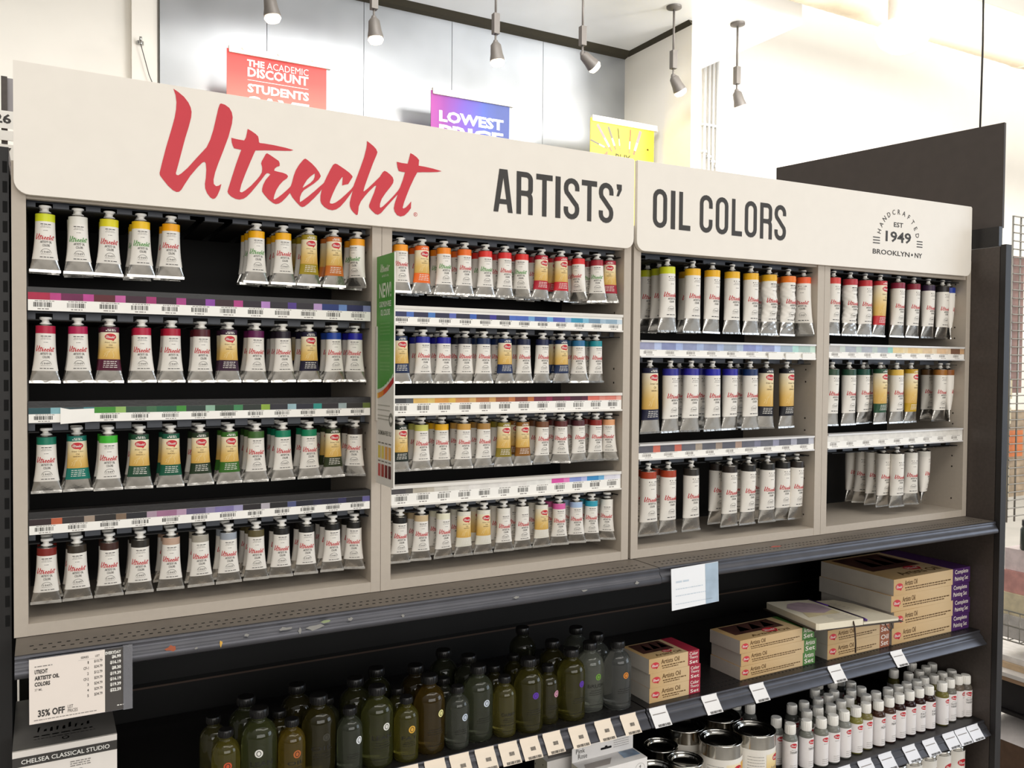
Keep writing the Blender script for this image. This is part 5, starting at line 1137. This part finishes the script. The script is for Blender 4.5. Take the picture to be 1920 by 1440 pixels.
b.build('foil_top', [mat('silver_foil_card', '8c8985', .35, metal=.5, var=.18, scale=14), mat('foil_dark_marks', '2e2824', .5)], t, label='shiny silver top')  # illegible dark marks across the silver top
b = MB(); fn = FRONT(-.0005); f2 = FRONT(-.0009); quad2(b, -w, w, h - .0245, h - .0095, fn, 0); put_text(b, 'CHELSEA CLASSICAL STUDIO', -w + .012, w - .011, h - .0205, h - .0135, f2, 1, .01)
for i in range(3): small_print(b, .006, .035, h - .032 - i * .0035, .0016, fn, 2, i); small_print(b, -.045, -.020, h - .038 - i * .0035, .0016, fn, 2, i + 5)
disc2(b, .020, h - .050, .0065, .0065, fn, 0); put_text(b, '0', .018, .022, h - .054, h - .046, f2, 1)
b.build('lettered_band', [INK, WHITE, GREYINK], t)

# ------------------------------------------------------------------ price tags on the lower rails
def tag_mesh(w, hex_, warm):
    b = MB(); prof = [(-.0035, -.001), (-.0048, -.007), (-.0125, -.0155), (-.0160, -.0205), (-.0268, -.0345), (-.0285, -.037)]
    n = len(prof); b.add([(x, p[0], p[1]) for x in (-w, w) for p in prof], [(i, i + 1, i + 1 + n, i + n) for i in range(n - 1)], 0)
    def at_(u, v):
        s = v * (n - 1); i = min(int(s), n - 2); f = s - i
        return (u, prof[i][0] + (prof[i + 1][0] - prof[i][0]) * f - .0005, prof[i][1] + (prof[i + 1][1] - prof[i][1]) * f + .0002)
    fn = lambda u, v: at_(u, 1 - v)
    small_print(b, -w * .85, -w * .3, .84, .05, fn, 1, 1); small_print(b, w * .3, w * .8, .86, .05, fn, 1, 2); small_print(b, -w * .8, w * .75, .62, .035, fn, 2, 3)
    if warm: barcode(b, -w * .1, w * .45, .36, .52, fn, 1, 4); small_print(b, -w * .9, -w * .5, .42, .03, fn, 2, 8)
    else: small_print(b, w * .3, w * .8, .42, .09, fn, 1, 5)
    barcode(b, -w * .6, w * .85, .08, .24, fn, 1, 6)
    return b.build('tag_card', [mat('tag_' + hex_, hex_, .5, var=.02), INK, GREYINK])
TA = tag_mesh(.0215, 'efe0cc', True); TB = tag_mesh(.0235, 'eeecea', False); TC = tag_mesh(.026, 'e6e6ea', False)
def tags(xs, z, yf, me, lab, grp):
    for i, x in enumerate(xs):
        o = bpy.data.objects.new('price_tag', me.data); COL.objects.link(o); o.location = (x, yf, z); o['label'] = lab % word_band(i); o['category'] = 'price tag'; o['group'] = grp
tags((.60, .652, .7078, .7606, .8167, .87, .9201, .9748, 1.0381, 1.1052, 1.173), .776, -.050, TA, 'cream price tag on the rail under the oil bottles, %s from left', 'cream price tags')
tags((1.256, 1.408, 1.559, 1.831, 2.075), .776, -.050, TB, 'white price tag on the rail under the boxed sets, %s from left', 'white price tags on the upper rail')
tags((1.85, 1.9307, 2.0118, 2.1089, 2.1937, 2.2815, 2.3365, 2.3915), .515, -.0685, TC, 'white price tag on the lowest visible rail, %s from left', 'white price tags on the lower rail')
for m_ in (TA, TB, TC): bpy.data.objects.remove(m_)

# ================================================================== the neighbouring racks at both edges of the view
m_wire = mat('bright_wire', 'a8a59e', .35, metal=.8)
t = thing('wire_grid_panel', 'upright steel wire grid right of the charcoal end panel', 'wire rack', (3.0, .15, 1.02))
b = MB()
for i in range(38): b.tube([(-.085, 0, .02 + i * .0275), (.40, 0, .02 + i * .0275)], .0022, 5)
b.build('cross_wires', m_wire, t)
b = MB()
for x in (-.085, -.04, .10, .25, .40): b.tube([(x, .004, 0), (x, .004, 1.04)], .0032, 6)
b.build('upright_wires', m_wire, t)
for k, (z0, z1, x0) in enumerate(((1.44, 1.505, 2.895), (1.355, 1.41, 2.892), (1.10, 1.21, 2.888))):
    b = MB(); b.box(x0, x0 + .055, .165, .168, z0, z1); b.build('cream_card', mat('cream_card', 'f6e9c6', .6), label='cream card hung behind the wire grid at right edge, %s' % ('uppermost', 'middle one', 'lowest')[k], category='card', group='cream cards on the grid')
b = MB(); b.box(2.945, 3.02, .175, .20, 1.46, 1.93); b.build('wrapped_pack', mat('rosy_brown_pack', 'a07a6a', .5, var=.2), label='rosy brown pack hung high behind the wire grid', category='pack')
b = MB(); b.box(2.955, 3.05, .175, .20, 1.10, 1.40); b.build('wrapped_pack', mat('tan_pack', 'b8a080', .5, var=.2), label='tan pack hung low behind the wire grid', category='pack')
b = MB(); b.box(2.95, 3.03, .172, .176, 1.24, 1.33); b.build('orange_tag', mat('orange_card', 'e8823a', .5), label='orange card behind the wire grid', category='card')
t = thing('wire_basket', 'shallow steel wire basket hanging below the wire grid', 'basket', (3.05, .05, .625))
b = MB()
for z in (0, .05, .10): b.tube([(-.15, .12, z), (-.15, -.30, z), (.3, -.30, z), (.3, .12, z), (-.15, .12, z)], .0028, 6)
b.build('rim_wires', m_wire, t)
b = MB()
for i in range(14): x = -.15 + i * .0346; b.tube([(x, -.30, .10), (x, -.30, 0), (x, .12, 0), (x, .12, .10)], .0018, 5)
for i in range(12): y = -.30 + i * .038; b.tube([(-.15, y, .10), (-.15, y, 0), (.3, y, 0), (.3, y, .10)], .0018, 5)
b.build('mesh_wires', m_wire, t)
t = thing('side_table', 'stand with tan boards and shelves past the end panel at lower right', 'stand', (3.2, .05, 0))
b = MB(); b.box(-.34, .5, -.3, .25, .50, .515); b.build('upper_board', mat('tan_board', 'a98a6e', .5, var=.15, scale=6), t)
b = MB(); b.box(-.345, .5, -.305, .255, .515, .528); b.build('edge_strip', mat('pale_strip', 'd8d4d0', .4), t)
b = MB(); b.box(-.34, .5, -.3, .25, .39, .40); b.build('lower_board', DARK, t)
b = MB(); b.box(-.34, .5, -.3, .25, .10, .12); b.build('bottom_board', mat('brown_board', '7a5a40', .5, var=.2), t)
for x in (-.33, .49):
    for y in (-.29, .24): b = MB(); b.box(x - .008, x + .008, y - .008, y + .008, 0, .50); b.build('post', DARK, t)
b = MB(); b.box(2.875, 3.3, -.23, .28, .402, .495); b.build('black_box', mat('black_carton', '1c1a1c', .5, var=.1), label='black carton on the stand between the tan boards', category='box')
for k, (z0, z1, hx, nm) in enumerate(((.5285, .548, 'c9b090', 'tan'), (.5485, .568, 'e8e4e0', 'white'))):
    b = MB(); b.box(2.90 + .01 * k, 3.4, -.2, .28, z0, z1); b.build('paper_pack', mat('pack_' + hx, hx, .5, var=.1), label='%s paper pack lying on the stand below the basket' % nm, category='paper pack', group='paper packs on the stand')
for k, (z0, z1, hx, nm) in enumerate(((.735, .81, 'd4d0cc', 'pale grey'), (.811, .885, 'e4d8b8', 'cream'), (.886, .96, 'd9a29c', 'pink'), (.961, 1.035, 'ecdcdc', 'pale rose'))):
    b = MB(); b.box(2.92 + .006 * k, 3.3, -.2, .17, z0 - .105, z1 - .105); b.build('paper_pack', mat('pack_' + hx, hx, .5, var=.12, scale=40), label='%s paper pack stacked in the wire basket' % nm, category='paper pack', group='paper packs in the basket')
for k, (x, y) in enumerate(((2.965, .10), (2.985, .0), (3.06, .06))):
    t = thing('dark_jar', 'dark green jar standing on the paper packs behind the wire grid, %s' % ('left one', 'front one', 'right one')[k], 'jar', (x, y, .9305), 0, 'dark jars on the packs')
    b = MB(); b.lathe([(.028, 0), (.031, .004), (.031, .07), (.024, .082)], 20); b.build('jar_body', mat('dark_green_glass', '2a362c', .25, var=.1), t)
    b = MB(); b.lathe([(.026, .081), (.027, .083), (.027, .10), (.024, .102)], 20); b.build('lid', CAPB, t)
t = thing('paper_tray', 'open tray of crumpled white paper low at the right edge', 'tray', (3.15, 0, .12))
b = MB(); b.box(-.27, .3, -.25, .25, 0, .17); b.build('tray', mat('brown_tray', '5a4434', .6, var=.2), t)
b = MB(); n = 12; rn = random.Random(5); vs = []; fs = []
for i in range(n + 1):
    for j in range(n + 1):
        q = math.sin(math.pi * i / n) * math.sin(math.pi * j / n); vs.append((-.272 + .57 * i / n, -.25 + .5 * j / n, .17 + .085 * q ** .5 + (rn.uniform(-.01, .01) if 0 < i < n and 0 < j < n else 0)))
for i in range(n):
    for j in range(n): fs.append((i * (n + 1) + j, (i + 1) * (n + 1) + j, (i + 1) * (n + 1) + j + 1, i * (n + 1) + j + 1))
b.add(vs, fs, 0, True); b.build('crumpled_paper', mat('white_tissue', 'e4dedc', .7, var=.06), t)

# left edge: next bay with numbered cards
t = thing('slotted_post', 'dark slotted post behind the header sign at the left edge', 'post', (-.018, .34, 0))
b = MB(); b.box(-.006, .004, -.01, .01, 0, 2.085)
b.build('post', ENDP, t)
b = MB(); b.box(.004, .014, .0, .004, 2.02, 2.085); b.build('bracket', mat('grey_bracket', '9a9698', .4), t)
for k, (s, z0, z1) in enumerate((('26', 1.985, 2.018), ('27', 1.922, 1.955))):
    t = thing('number_card', 'white number card reading %s at the left edge behind the header sign' % s, 'card', (-.028, .322, z0), 0, 'number cards at left edge')
    b = MB(); b.box(-.028, .024, -.0006, .0006, 0, z1 - z0); b.build('card', WHITE, t)
    b = MB(); fn = FRONT(-.0010); put_text(b, s, -.008, .0205, .009, .027, fn, 0, .03); b.build('number', INK, t)
for k, (z0, z1) in enumerate(((1.962, 1.98), (1.895, 1.912))):
    b = MB(); b.box(-.06, -.004, .318, .321, z0, z1); b.build('shelf_strip', WHITE, label='white shelf strip below number card %s at left edge' % ('26', '27')[k], category='strip', group='white strips at left edge')
b = MB(); b.box(-.40, -.0305, .30, .32, 0, 1.90); b.build('display_board', mat('olive_cream_board', 'b8b48c', .6), label='olive cream display board at the extreme left edge', category='panel')
